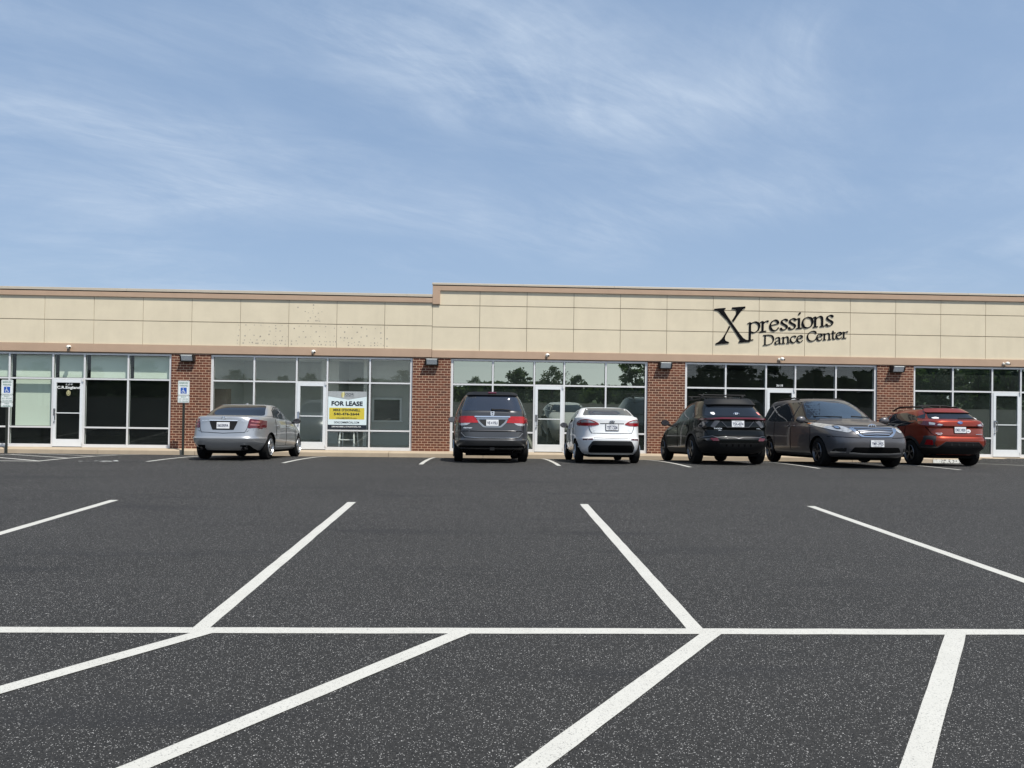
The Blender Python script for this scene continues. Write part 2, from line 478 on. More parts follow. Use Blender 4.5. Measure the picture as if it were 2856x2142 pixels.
def add_text(mb, s, cx, cz, w, h, y, bold=0., shear=0., face=-1):
    """word centred on (cx, cz) in the plane of constant y, read from -y (face=-1) or +y (face=1)"""
    vs, fs = text_geo(s, bold, shear)
    sg = 1 if face < 0 else -1
    mb.add([(cx + sg * a * w, y, cz + b * h) for a, b in vs], fs)
    return mb


def spline(pts, n=8, closed=False):
    P = [Vector(p) for p in pts]; o = []
    m = len(P); rngs = range(m if closed else m - 1)
    g = (lambda i: P[i % m]) if closed else (lambda i: P[min(max(i, 0), m - 1)])
    for i in rngs:
        p0, p1, p2, p3 = g(i - 1), g(i), g(i + 1), g(i + 2)
        for k in range(n):
            t = k / n
            o.append(.5 * ((2 * p1) + (p2 - p0) * t + (2 * p0 - 5 * p1 + 4 * p2 - p3) * t * t + (3 * p1 - p0 - 3 * p2 + p3) * t ** 3))
    if not closed:
        o.append(P[-1])
    return o


# ------------------------------------------------------------------ ground
def gz(y):
    t = max(0., y - 14.5) / 9.2
    return -.45 * t * t


D = 24.41            # front of the wall panels
KY = 23.70           # kerb face
SW = -.30            # sidewalk level
BX0, BAY, OPEN = -9.0, 7.891, 6.62


def ramp_z(x, y):
    """the lot rises to the sidewalk in front of the last door"""
    a = min(1, max(0, (x - 16.2) / .45)) * min(1, max(0, (20.8 - x) / .45))
    b = min(1, max(0, (y - 22.2) / 1.5))
    return gz(y) + a * b * (SW + .012 - gz(y))


def ground_mesh():
    ys = [-70, -40, -20, -5, 0, 3, 6, 9, 12, 14.5] + [14.5 + .4 * i for i in range(1, 24)] + [KY, 24.42]
    xs = [-90, -60, -30, -20, -10, 0, 8, 12, 14, 15.5, 16.2, 16.65, 17.5, 19, 20.35, 20.8, 24, 30, 60, 100]
    ys = sorted(set(round(y, 3) for y in ys if y <= 24.42))
    mb = MB(); n = len(xs)
    vs = []
    for y in ys:
        for x in xs:
            vs.append((x, y, ramp_z(x, min(y, KY)) if y <= KY else (ramp_z(x, KY) - (.03 if not 16.6 < x < 20.4 else .02))))
    mb.add(vs, [(j * n + i, j * n + i + 1, (j + 1) * n + i + 1, (j + 1) * n + i) for j in range(len(ys) - 1) for i in range(n - 1)])
    o = mb.build('parking_lot', 'asphalt', smooth=True)
    tag(o, kind='structure')
    g = MB()
    g.add([(-900, -900, -.06), (900, -900, -.06), (900, -69.9, -.06), (-900, -69.9, -.06)], [(0, 1, 2, 3)])
    g.add([(-900, -69.9, -.06), (-89.9, -69.9, -.06), (-89.9, 900, -.56), (-900, 900, -.56)], [(0, 1, 2, 3)])
    g.add([(99.9, -69.9, -.06), (900, -69.9, -.06), (900, 900, -.56), (99.9, 900, -.56)], [(0, 1, 2, 3)])
    g.add([(-89.9, 24.42, -.47), (99.9, 24.42, -.47), (99.9, 900, -.56), (-89.9, 900, -.56)], [(0, 1, 2, 3)])
    tag(g.build('ground', 'grass'), kind='structure')


ground_mesh()


def line_strip(name, a, b, w, mat='paint', cuts=1, dz=.004, wob=.004):
    a, b = Vector(a), Vector(b); d = (b - a).normalized(); n = Vector((-d.y, d.x))
    k = max(cuts, int((b - a).length / .25)); vs, fs = [], []
    for i in range(k + 1):
        p = a.lerp(b, i / k); z = ramp_z(p.x, p.y) + dz
        for s in (-1, 0, 1):
            q = p + n * (s * (w / 2 + random.uniform(-wob, wob) if s else 0))
            vs.append((q.x, q.y, z if not s else ramp_z(q.x, q.y) + dz))
    for i in range(k):
        for s in (0, 1):
            fs.append((i * 3 + s, i * 3 + s + 1, i * 3 + s + 4, i * 3 + s + 3))
    o = MB().add(vs, fs).build(name, mat)
    return tag(o, kind='structure')


X0, ST = -1.975, 3.5317
Y1, Y2 = 5.2075, 11.17
for k in range(-3, 5):                    # stalls of the near double row
    line_strip('parking_line', (X0 + k * ST, Y1 + .055), (X0 + k * ST, Y2 - .0103 * k), .122, dz=.0022, wob=.003)
line_strip('parking_line', (-16, Y1 + .03), (19, Y1 - .03), .122, dz=.0034, wob=.003)
for k in range(-5, 6):                    # slanted stalls on this side of the centre line
    x = -.16 + 1.785 * k
    line_strip('parking_line', (x + .04, Y1 - .02), (x - 2.6, Y1 - .02 - 3.46), .122, dz=.0046, wob=.003)
for x in (-7.85, -4.70, -1.47, 1.83, 5.0, 8.16, 11.66, 15.15, 18.5):     # stalls along the shops
    line_strip('parking_line', (x, 17.42), (x, 22.9), .10)
line_strip('parking_line', (-10.2, 17.12), (-10.2, 22.6), .10)           # hatched aisle between the reserved stalls
line_strip('parking_line', (-12.75, 17.12), (-12.75, 22.6), .10)
line_strip('parking_line', (-12.75, 17.12), (-10.2, 17.12), .10, dz=.008)
line_strip('parking_line', (-12.75, 22.6), (-10.2, 22.6), .10, dz=.008)
for k in range(4):
    line_strip('parking_line', (-10.25, 17.25 + 1.2 * k), (-12.7, 18.95 + 1.2 * k), .10, dz=.006)
line_strip('parking_line', (-16.0, 17.12), (-16.0, 22.6), .10)
# worn wheelchair mark painted in the reserved stall
wm = MB()
for pts, w in ((((-9.35, 17.30), (-8.45, 17.34)), .10), (((-9.1, 17.55), (-8.5, 17.35), (-8.75, 17.75)), .09), (((-8.9, 17.1), (-8.5, 17.3)), .08)):
    for a, b in zip(pts[:-1], pts[1:]):
        a, b = Vector(a), Vector(b); d = (b - a).normalized(); n = Vector((-d.y, d.x)) * w / 2
        wm.add([(q.x, q.y, gz(q.y) + .005) for q in (a - n, b - n, b + n, a + n)], [(0, 1, 2, 3)])
tag(wm.build('worn_parking_symbol', 'worn'), kind='structure')


# ------------------------------------------------------------------ kerb and sidewalk
def kerb():
    prof = [(KY, -.52), (KY + .015, SW - .02), (KY + .035, SW), (24.60, SW), (24.60, -.52)]
    mb = MB()
    cuts = [-27.0, -24.6, -21.5, -18.4, -15.3, -12.25, -9.2, -6.1, -3.05, 0, 3.05, 6.1, 9.15, 12.2, 14.95, 16.2]
    for a, b in zip(cuts[:-1], cuts[1:]):
        mb.prism(prof, a + .006, b - .006, 'x')
    mb.box(16.2, 20.8, KY + .33, 24.60, -.52, SW)                        # flush landing behind the ramp
    mb.prism(prof, 20.8, 27.0, 'x')
    o = mb.build('sidewalk', 'concrete', bevel=.008); tag(o, kind='structure')
    fl = MB()                                                             # tapering kerb end beside the ramp
    fl.add([(16.2, KY, -.52), (16.2, KY, SW), (16.2, KY + .33, SW), (17.5, KY + .33, SW + .014), (17.5, KY + .06, SW + .014), (16.2, KY + .33, -.52)],
           [(0, 1, 4), (1, 2, 3, 4), (0, 4, 3, 5)])
    tag(fl.build('kerb', 'concrete'), kind='structure')
    ch = MB()
    ch.box(14.93, 16.15, KY - .006, KY + .004, -.47, SW - .03)
    tag(ch.build('painted_kerb', 'chip'), kind='structure')


kerb()

# ------------------------------------------------------------------ building
B = empty('retail_building', (0, D, SW))
tag(B, 'long single-storey retail building with cream panels, brick piers and glass shopfronts', 'building')
OFF = Vector((0, D, SW))


class BB(MB):
    """builder in world coordinates whose result hangs under the building"""
    def build(self, name, mats, parent=None, **k):
        par = parent or B
        base = Vector(OFF)
        self.v = [tuple(Vector(p) - base) for p in self.v]
        return MB.build(self, name, mats, par, **k)


STEP = -1.75
XL, XR = -27.0, 27.0
P = BAY / 5
# wall body behind the panels
wb = BB()
wb.box(XL, STEP, D + .02, D + .25, 2.80, 4.78)
wb.box(STEP, XR, D + .02, D + .25, 2.80, 5.18)
wb.box(XL, XR, D + .9, D + 14, 4.05, 4.15)
wb.box(XL, XL + .2, D + .25, D + 14, SW, 4.05); wb.box(XR - .2, XR, D + .25, D + 14, SW, 4.05); wb.box(XL, XR, D + 14, D + 14.2, SW, 4.05)
wb.box(XL, XR, D + .25, D + .9, 2.80, 2.86)
wb.build('wall', ['groove'])
G = .007
lp = BB(); rp = BB()
k0 = int((XL - STEP) / P) - 1
for k in range(k0, 0):
    a, b = max(XL, STEP + k * P), STEP + (k + 1) * P
    if b <= XL:
        continue
    for z0, z1 in ((3.09, 3.868), (3.876, 4.66)):
        lp.box(a + G, b - G, D, D + .03, z0 + G, z1 - G)
for k in range(0, 30):
    a, b = STEP + k * P, min(XR, STEP + (k + 1) * P)
    if a >= XR:
        break
    for z0, z1 in ((3.06, 3.838), (3.846, 4.568), (4.576, 5.10)):
        rp.box(a + G, b - G, D, D + .03, z0 + G, z1 - G)
lp.build('wall_cladding', 'panel'); rp.build('wall_cladding', 'panel')
co = BB()
co.box(XL, STEP - .004, D - .045, D + .02, 4.645, 4.805)
co.prism([(STEP, 4.60), (STEP + .25, 4.60), (STEP + .25, 5.055), (XR, 5.055), (XR, 5.215), (STEP, 5.215)], D - .05, D + .02)
co.box(STEP, STEP + .03, D + .02, D + .9, 4.60, 5.215)
co.build('cornice', 'tan', bevel=.006)
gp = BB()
gp.box(XL, STEP - .006, D - .02, D + .24, 4.805, 4.835); gp.box(STEP + .01, XR, D - .025, D + .24, 5.215, 5.245)  # recess below the coping, coloured dark as its shadow line
gp.build('coping_shadow', 'gap')
cp = BB()
x = XL
while x < STEP:
    cp.box(x + .002, min(STEP - .005, x + 3.05) - .002, D - .06, D + .30, 4.835, 4.925); x += 3.05
x = STEP - .02
while x < XR:
    cp.box(x + .002, min(XR, x + 3.05) - .002, D - .065, D + .30, 5.245, 5.315); x += 3.05
cp.build('coping_cap', 'coping', bevel=.006)
fa = BB()
fa.box(XL, STEP - .005, D - .045, D + .25, 2.825, 3.085); fa.box(STEP + .005, XR, D - .045, D + .25, 2.815, 3.06)
fa.build('fascia_band', 'tan', bevel=.008)
rf = BB(); rf.box(XL, XR, D + .25, D + 14, 4.152, 4.2); rf.build('roof', 'roof')

ZT, ZB = 2.80, SW
piers = [(XL, BX0 - 2 * BAY + .0)] if False else []
for k in range(-1, 5):
    piers.append((BX0 + (k - 1) * BAY + OPEN, BX0 + k * BAY))
piers[0] = (XL, BX0 - BAY)
piers[-1] = (BX0 + 3 * BAY + OPEN, XR)
for a, b in piers:
    p = BB(); p.box(a, b, D - .012, D + .30, ZB, ZT + .02)
    o = p.build('brick_pier', 'brick')

MV = [0, 1.405, 2.795, 3.805, 5.21, OPEN]
Z_TR, Z_LO, Z_HD, Z_SL = 1.94, .35, 2.79, SW
FY0, FY1, GY = D + .035, D + .15, D + .085
HM = .027


def storefront(k, glass, gdark=None):
    x0 = BX0 + k * BAY
    f = BB()
    for i, m in enumerate(MV):
        w = .05 if i in (0, 5) else HM
        c = x0 + m + (.03 if i == 0 else -.03 if i == 5 else 0)
        f.box(c - w, c + w, FY0, FY1, Z_SL + (0 if i not in (2, 3) else 0), Z_HD)
    def rail(i, z, h, dy=.004):
        a = x0 + MV[i] + (.08 if i == 0 else HM); b = x0 + MV[i + 1] - (.08 if i == 4 else HM)
        f.box(a, b, FY0 + dy, FY1 - dy, z - h, z + h)
    for i in range(5):
        rail(i, Z_HD - .03, .03); rail(i, Z_TR, .026)
        if i != 2:
            rail(i, Z_LO, .026); rail(i, Z_SL + .05, .05)
    fr = f.build('shopfront_frame', 'alu', bevel=.003)
    tiers = [(Z_TR + .026, Z_HD - .06), (Z_LO + .026, Z_TR - .026), (Z_SL + .10, Z_LO - .026)]
    for i in range(5):
        a = x0 + MV[i] + (.08 if i == 0 else HM); b = x0 + MV[i + 1] - (.08 if i == 4 else HM)
        for t, (z0, z1) in enumerate(tiers):
            if i == 2 and t:
                continue
            g = BB(); g.add([(a, GY, z0), (b, GY, z0), (b, GY, z1), (a, GY, z1)], [(0, 1, 2, 3)])
            g.build('pane', glass, parent=fr)
            gk = BB()                                  # rubber gasket round the pane
            q = .012
            gk.box(a, b, GY - .012, GY - .002, z0, z0 + q); gk.box(a, b, GY - .012, GY - .002, z1 - q, z1)
            gk.box(a, a + q, GY - .012, GY - .002, z0 + q, z1 - q); gk.box(b - q, b, GY - .012, GY - .002, z0 + q, z1 - q)
            gk.build('gasket', 'black', parent=fr)
    # door leaf
    a, b = x0 + MV[2] + HM + .004, x0 + MV[3] - HM - .004
    zb, zt = SW + .02, Z_TR - .03
    d = BB(); y0, y1 = FY0 - .012, FY0 + .04
    s = .095
    d.box(a, a + s, y0, y1, zb, zt); d.box(b - s, b, y0, y1, zb, zt)
    d.box(a + s, b - s, y0 + .002, y1 - .002, zt - .10, zt); d.box(a + s, b - s, y0 + .002, y1 - .002, zb, zb + .24)
    d.box(a + s, b - s, y0 + .004, y1 - .004, .80, .83)
    dr = d.build('door', 'alu_w', bevel=.003)
    for z0, z1 in ((zb + .24, .80), (.83, zt - .10)):
        g = BB(); g.add([(a + s, y0 + .03, z0), (b - s, y0 + .03, z0), (b - s, y0 + .03, z1), (a + s, y0 + .03, z1)], [(0, 1, 2, 3)])
        g.build('door_pane', gdark or glass, parent=dr)
    h = BB(); hx = a + .05
    h.tube([(hx, y0, .93), (hx + .05, y0 - .06, .93), (hx + .05, y0 - .06, .60), (hx, y0, .60)], .013); h.box(hx - .03, hx + .03, y0 - .012, y0, .74, .96)
    h.cyl((hx, y0 - .02, .52), (hx, y0, .52), .022)
    h.build('door_handle', 'chrome', parent=dr)
    c = BB(); c.box(b - .03, b + .02, y0 - .03, y0, zt - .06, zt + .06)
    c.build('hinge', 'alu', parent=dr)
    c = BB(); c.box(b - .012, b + .012, y0 - .02, y0, SW + .10, SW + .18)
    c.build('hinge', 'alu', parent=dr)
    t = BB(); t.box(a, b, FY0 - .02, FY1, SW, SW + .018); t.build('threshold', 'black', parent=dr)
    return fr


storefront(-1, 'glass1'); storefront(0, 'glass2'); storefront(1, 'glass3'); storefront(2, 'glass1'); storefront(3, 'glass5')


def room(k, wall, floor, ceil, depth):
    x0 = BX0 + k * BAY - .55; x1 = x0 + OPEN + 1.1; y0, y1 = D + .27, D + depth
    r = BB()
    r.mat(0).add([(x0, y0, SW), (x0, y1, SW), (x0, y1, 2.78), (x0, y0, 2.78)], [(0, 1, 2, 3)])
    r.add([(x1, y0, SW), (x1, y1, SW), (x1, y1, 2.78), (x1, y0, 2.78)], [(0, 1, 2, 3)])
    r.add([(x0, y1, SW), (x1, y1, SW), (x1, y1, 2.78), (x0, y1, 2.78)], [(0, 1, 2, 3)])
    r.mat(1).add([(x0, D + .16, SW + .003), (x1, D + .16, SW + .003), (x1, y1, SW + .003), (x0, y1, SW + .003)], [(0, 1, 2, 3)])
    r.mat(2).add([(x0, y0, 2.78), (x1, y0, 2.78), (x1, y1, 2.78), (x0, y1, 2.78)], [(0, 1, 2, 3)])
    return r.build('shop_interior', [wall, floor, ceil])


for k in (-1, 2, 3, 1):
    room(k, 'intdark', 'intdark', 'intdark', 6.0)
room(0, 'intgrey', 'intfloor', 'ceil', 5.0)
# room 2: partition, framed opening, ceiling lights
ix = BX0
pt = BB(); pt.box(ix + 4.7, ix + 4.82, D + 1.9, D + 4.98, SW, 2.77); pt.build('partition_wall', 'intgrey')
pt = BB(); pt.box(ix + 2.95, ix + 3.6, D + 3.0, D + 4.98, SW, 2.77); pt.build('partition_wall', 'intgrey')
io = BB(); wx0, wx1, wz0, wz1, wy = -4.02, -3.08, .60, 1.36, D + 2.6
io.box(-4.28, -1.9, wy + .05, wy + .15, SW, 2.77)
io.build('partition_wall', 'intgrey')
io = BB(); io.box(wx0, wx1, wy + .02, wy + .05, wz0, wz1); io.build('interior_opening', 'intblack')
io = BB(); t = .075
io.box(wx0 - t, wx0, wy, wy + .05, wz0, wz1); io.box(wx1, wx1 + t, wy, wy + .05, wz0, wz1)
io.box(wx0 - t, wx1 + t, wy, wy + .05, wz1, wz1 + t); io.box(wx0 - t - .05, wx1 + t + .05, wy - .03, wy + .05, wz0 - .05, wz0)
io.build('opening_trim', 'alu_w')
# roller blinds behind the first shopfront
bl = BX0 - BAY
for i in range(5):
    q = BB(); q.box(bl + MV[i] + .10, bl + MV[i + 1] - .05, D + .235, D + .240, Z_TR + .0, Z_HD + .05); q.build('window_blind', 'blind')
q = BB(); q.box(bl + MV[1] + .10, bl + MV[2] - .05, D + .235, D + .240, Z_LO + .03, Z_TR - .005); q.build('window_blind', 'blind')
# screw holes and scrape marks left by an older sign
HOLES = [(-8.11, 3.79), (-8.09, 3.63), (-8.12, 3.44), (-8.15, 3.29), (-8.15, 3.19), (-7.88, 3.8), (-7.6, 3.8), (-7.39, 3.8), (-7.12, 3.75), (-6.91, 3.79), (-6.7, 3.8), (-6.51, 3.79), (-6.9, 3.7), (-7.09, 3.61), (-6.9, 3.61), (-6.76, 3.62), (-7.12, 3.5), (-6.91, 3.43), (-6.68, 3.43), (-6.52, 3.43), (-7.4, 3.43), (-7.61, 3.46), (-7.9, 3.44), (-7.42, 3.41), (-7.75, 3.64), (-7.92, 3.3), (-7.96, 3.2), (-7.75, 3.22), (-7.72, 3.31), (-7.66, 3.22), (-7.54, 3.2), (-7.51, 3.31), (-7.48, 3.2), (-7.35, 3.3), (-7.32, 3.21), (-7.28, 3.3), (-7.17, 3.19), (-7.08, 3.29), (-7.07, 3.19), (-6.96, 3.24), (-6.9, 3.3), (-6.89, 3.17), (-6.97, 3.18), (-6.77, 3.3), (-6.7, 3.3), (-6.74, 3.2), (-6.58, 3.29), (-6.59, 3.18), (-6.3, 3.71), (-6.14, 3.79), (-5.93, 3.8), (-5.75, 3.79), (-5.46, 3.8), (-5.27, 3.79), (-6.0, 3.61), (-5.58, 3.61), (-5.28, 3.62), (-6.13, 3.43), (-5.92, 3.43), (-5.76, 3.44), (-5.47, 3.46), (-5.27, 3.44), (-4.98, 3.48), (-4.98, 3.74), (-6.38, 3.29), (-6.38, 3.19), (-6.23, 3.3), (-6.19, 3.2), (-5.95, 3.22), (-5.66, 3.3), (-5.71, 3.21), (-5.61, 3.22), (-5.66, 3.17), (-5.46, 3.29), (-5.5, 3.18), (-5.41, 3.19), (-5.26, 3.18), (-5.29, 3.29), (-5.23, 3.29), (-5.12, 3.29), (-5.11, 3.18), (-5.01, 3.29), (-5.01, 3.18), (-4.93, 3.29), (-4.9, 3.22), (-4.77, 3.78), (-4.55, 3.78), (-4.39, 3.79), (-4.09, 3.78), (-3.92, 3.73), (-3.63, 3.75), (-3.45, 3.78), (-3.24, 3.78), (-4.64, 3.62), (-4.23, 3.62), (-3.45, 3.61), (-4.77, 3.43), (-4.64, 3.43), (-4.55, 3.42), (-4.4, 3.42), (-4.1, 3.46), (-3.91, 3.5), (-3.66, 3.43), (-3.44, 3.43), (-3.24, 3.42), (-4.66, 3.33), (-4.51, 3.27), (-4.51, 3.18), (-4.4, 3.24), (-4.31, 3.28), (-4.31, 3.18), (-4.19, 3.2), (-4.16, 3.3), (-4.11, 3.19), (-4.0, 3.18), (-3.77, 3.27), (-3.77, 3.18), (-3.65, 3.27), (-3.65, 3.19), (-3.55, 3.28), (-3.55, 3.19), (-3.44, 3.25), (-3.35, 3.19), (-3.24, 3.17), (-5.68, 4.5), (-5.68, 4.39), (-5.95, 4.28), (-5.85, 4.24), (-5.4, 4.28), (-5.52, 4.23), (-5.7, 4.3), (-5.69, 4.23), (-5.61, 4.11), (-5.78, 4.07), (-5.85, 3.97), (-5.5, 4.04), (-5.53, 3.98), (-5.59, 3.98), (-5.47, 3.97), (-6.19, 4.41)]
hb = BB()
for hx, hz in HOLES:
    r = random.choice((.009, .010, .013, .017)); n = 7
    for m_, rr, yy in ((1, r * 1.9, D - .0015), (0, r, D - .003)):
        a0 = random.random() * 6
        hb.mat(m_).add([(hx + rr * math.cos(a0 + 6.2832 * i / n) * random.uniform(.8, 1.2), yy, hz + rr * math.sin(a0 + 6.2832 * i / n) * random.uniform(.8, 1.2)) for i in range(n)], [tuple(range(n))])
hb.build('screw_holes', ['hole', 'scrape'])['kind'] = 'stuff'

# ------------------------------------------------------------------ wall sign: broad-nib lettering
AX = ((0.00246007, 4.361e-05), (1.554e-05, -0.00242257), (7.352919, 4.9965367))


def sg(px_, py_):
    return (AX[0][0] * px_ + AX[1][0] * py_ + AX[2][0], AX[0][1] * px_ + AX[1][1] * py_ + AX[2][1])


GL = {
    'p': (([(.0, .86), (.1, .95), (.2, 1.0)],), [(.2, 1.0), (.2, .3), (.2, -.72)], [(-.02, -.73), (.2, -.72), (.46, -.70)],
          [(.2, .72), (.36, .94), (.6, .98), (.82, .8), (.88, .5), (.78, .18), (.55, .0), (.34, .02), (.2, .12)]),
    'r': (([(.0, .86), (.1, .95), (.22, 1.0)],), [(.22, 1.0), (.22, .4), (.22, 0)], [(.0, -.0), (.22, .01), (.5, .02)], [(.22, .66), (.36, .9), (.52, .98), (.66, .92)]),
    'e': ([(.16, .52), (.45, .58), (.8, .64)], [(.8, .64), (.72, .88), (.5, 1.0), (.26, .9), (.1, .62), (.1, .36), (.24, .1), (.48, .0), (.68, .08), (.84, .26)]),
    's': ([(.66, .80), (.62, .93), (.42, 1.0), (.2, .9), (.16, .72), (.32, .56), (.54, .42), (.66, .24), (.54, .06), (.32, .0), (.14, .06), (.1, .22)],),
    'i': ([(.0, .86), (.12, .95), (.25, 1.0)], [(.25, 1.0), (.25, .4), (.25, 0)], [(.0, .0), (.25, .01), (.52, .02)], [(.21, 1.42), (.26, 1.47), (.29, 1.43), (.25, 1.38), (.21, 1.42)]),
    'o': ([(.5, 1.0), (.2, .88), (.06, .52), (.18, .12), (.5, .0), (.82, .14), (.95, .5), (.82, .88), (.5, 1.0)],),
    'n': ([(.0, .86), (.1, .95), (.2, 1.0)], [(.2, 1.0), (.2, .4), (.2, 0)], [(.0, .0), (.2, .01), (.42, .02)], [(.2, .66), (.38, .9), (.58, .98), (.74, .86), (.78, .6), (.78, .0)], [(.58, .0), (.78, .01), (1.0, .02)]),
    'D': ([(.0, 1.5), (.2, 1.49), (.55, 1.48), (.95, 1.3), (1.12, .8), (1.0, .3), (.62, .02), (.2, .0), (.0, -.02)], [(.22, 1.48), (.22, .7), (.22, 0)]),
    'a': ([(.14, .76), (.24, .94), (.46, 1.0), (.62, .88), (.66, .6), (.66, .2), (.74, .02), (.9, .08)], [(.66, .6), (.4, .5), (.14, .36), (.1, .14), (.26, .0), (.48, .06), (.66, .24)]),
    'c': ([(.78, .8), (.68, .95), (.5, 1.0), (.24, .9), (.08, .55), (.16, .2), (.42, .0), (.64, .06), (.82, .22)],),
    't': ([(.24, 1.3), (.24, .7), (.24, .2), (.36, .02), (.56, .04), (.66, .14)], [(.0, .94), (.3, .97), (.62, 1.0)]),
    'C': ([(1.06, 1.12), (1.0, 1.36), (.72, 1.5), (.36, 1.4), (.08, 1.0), (.06, .52), (.26, .12), (.62, .0), (.9, .1), (1.1, .34)],),
}
NAT = {'p': .9, 'r': .66, 'e': .86, 's': .7, 'i': .5, 'o': .95, 'n': 1.0, 'D': 1.12, 'a': .9, 'c': .82, 't': .66, 'C': 1.1}


def nib_word(mb, items, base, xh, tilt, thick, thin, cnt=[0]):
    """items: (glyph, left, right) in sign pixels; base: (x, y) of the baseline and slope; broad nib held at 28 degrees"""
    (bx, by), sl = base
    al = math.radians(28)
    for ch, l, r in items:
        for st in GL[ch]:
            if isinstance(st, tuple):
                st = st[0]
            pts = spline([(q[0], q[1]) for q in st], 6)
            W_ = []
            for a, b in pts:
                xx = l + (r - l) * a / NAT[ch]; bb = by + sl * (xx - bx)
                W_.append(Vector(sg(xx - tilt * b * xh, bb - b * xh)))
            n = len(W_); vs = []
            cnt[0] += 1; y0 = D - .018 - .0001 * (cnt[0] % 40)
            for i, p in enumerate(W_):
                d = (W_[min(n - 1, i + 1)] - W_[max(0, i - 1)])
                if d.length < 1e-6:
                    d = Vector((1, 0))
                th = math.atan2(d.y, d.x); d.normalize(); nn = Vector((-d.y, d.x))
                w = .5 * math.sqrt((thick * math.sin(th - al)) ** 2 + (thin * math.cos(th - al)) ** 2)
                for yy in (y0, D - .01):
                    vs += [(p.x + nn.x * w, yy, p.y + nn.y * w), (p.x - nn.x * w, yy, p.y - nn.y * w)]
            fs = []
            for i in range(n - 1):
                a, b = i * 4, i * 4 + 4
                fs += [(a, b, b + 1, a + 1), (a + 2, a + 3, b + 3, b + 2), (a, a + 2, b + 2, b), (a + 1, b + 1, b + 3, a + 3)]
            fs += [(0, 1, 3, 2), (n * 4 - 4, n * 4 - 2, n * 4 - 1, n * 4 - 3)]
            mb.add(vs, fs)


SGN = empty('wall_sign', (0, 0, 0))
tag(SGN, 'black raised serif lettering of the dance school sign on the cream wall panels', 'sign')
xb = MB()
thickX = [(160, 158), (200, 153), (317, 145), (318, 161), (296, 172), (300, 190), (345, 262), (430, 385), (520, 510), (566, 566), (600, 588), (662, 604), (662, 620), (580, 626), (504, 632), (502, 616), (521, 602), (516, 580), (490, 540), (420, 430), (340, 318), (255, 232), (222, 195), (200, 182), (162, 174)]
thinA = [(408, 138), (500, 131), (594, 125), (595, 146), (562, 160), (530, 195), (488, 252), (432, 338), (408, 322), (440, 272), (464, 228), (470, 190), (458, 168), (408, 160)]
thinB = [(386, 412), (350, 474), (318, 535), (309, 574), (320, 604), (368, 624), (368, 640), (280, 647), (182, 656), (181, 640), (222, 620), (262, 582), (290, 545), (330, 478), (366, 396)]
for i, pl in enumerate((thickX, thinA, thinB)):
    xb.prism([sg(*q) for q in pl], D - .020 - .001 * i, D - .01)
xb.build('initial_letter', 'letter', SGN)
wb1 = MB()
nib_word(wb1, [('p', 622, 792), ('r', 795, 918), ('e', 928, 1064), ('s', 1078, 1182), ('s', 1193, 1297), ('i', 1303, 1388), ('o', 1386, 1534), ('n', 1540, 1708), ('s', 1716, 1822)],
         ((850, 476), -.088), 146, -.02, .082, .022)
wb1.build('name_lettering', 'letter', SGN)
wb2 = MB()
nib_word(wb2, [('D', 842, 988), ('a', 1002, 1100), ('n', 1104, 1218), ('c', 1218, 1304), ('e', 1308, 1400), ('C', 1460, 1586), ('e', 1588, 1674), ('n', 1680, 1798), ('t', 1800, 1864), ('e', 1862, 1950), ('r', 1948, 2034)],
         ((860, 665), -.0835), 92, -.02, .056, .017)
wb2.build('subtitle_lettering', 'letter', SGN)


# ------------------------------------------------------------------ small things on the wall
def wall_pack(x0, x1, label):
    c = (x0 + x1) / 2; h = (x1 - x0) / 2
    r = empty('wall_light', (c, D - .012, 2.68)); tag(r, label, 'wall light', 'box lights on the brick piers')
    m = MB(); m.box(-h, h, -.07, 0, -.13, .11); m.prism([(-.07, .11), (-.20, .11), (-.235, .085), (-.15, -.115), (-.07, -.13)], -h, -h + .035, 'x')
    m.prism([(-.07, .11), (-.20, .11), (-.235, .085), (-.15, -.115), (-.07, -.13)], h - .035, h, 'x'); m.box(-h + .035, h - .035, -.20, -.07, .09, .11)
    m.prism([(-.07, -.13), (-.15, -.115), (-.155, -.10), (-.07, -.11)], -h + .035, h - .035, 'x')
    m.build('housing', 'bronze', r, bevel=.005)
    m = MB(); m.prism([(-.072, .088), (-.205, .088), (-.222, .08), (-.148, -.098), (-.072, -.108)], -h + .037, h - .037, 'x')
    m.build('lens', 'lens', r, bevel=.01)


wall_pack(-9.93, -9.49, 'box wall light on the brick pier behind the accessible parking sign')
wall_pack(-1.95, -1.52, 'box wall light on the brick pier between the lease shopfront and the grey minivan')
wall_pack(5.87, 6.29, 'box wall light on the brick pier above the black crossover')
wall_pack(13.83, 14.26, 'box wall light on the brick pier above the orange crossover')


def dome_cam(x, z, label, yaw):
    r = empty('security_camera', (x, D - .045, z), (0, 0, math.radians(yaw))); tag(r, label, 'camera', 'small cameras on the tan band')
    m = MB(); m.cyl((0, 0, 0), (0, -.035, 0), .05); m.cyl((0, -.03, 0), (0, -.11, .0), .022); m.build('bracket', 'camwhite', r, smooth=True)
    m = MB(); m.ball((0, -.13, .01), .072, .072, .062); m.build('camera_head', 'camwhite', r, smooth=True)
    m = MB(); m.cyl((.03, -.19, -.01), (.035, -.208, -.013), .03); m.build('camera_lens', 'black', r)
    m = MB(); m.tube([(-.03, -.06, -.03), (-.035, -.05, -.10), (-.02, -.01, -.13)], .008); m.build('cable', 'bronze', r)


for x, z, l, y in ((-13.55, 2.96, 'white round security camera above the first shopfront door', 25), (-5.65, 2.93, 'white round security camera above the door beside the lease poster', 15),
                   (2.1, 2.94, 'white round security camera above the door of the mirrored shopfront', 0), (9.97, 2.94, 'white round security camera below the black lettering', 35),
                   (17.78, 2.91, 'white round security camera above the last shopfront door', 40)):
    dome_cam(x, z, l, y)

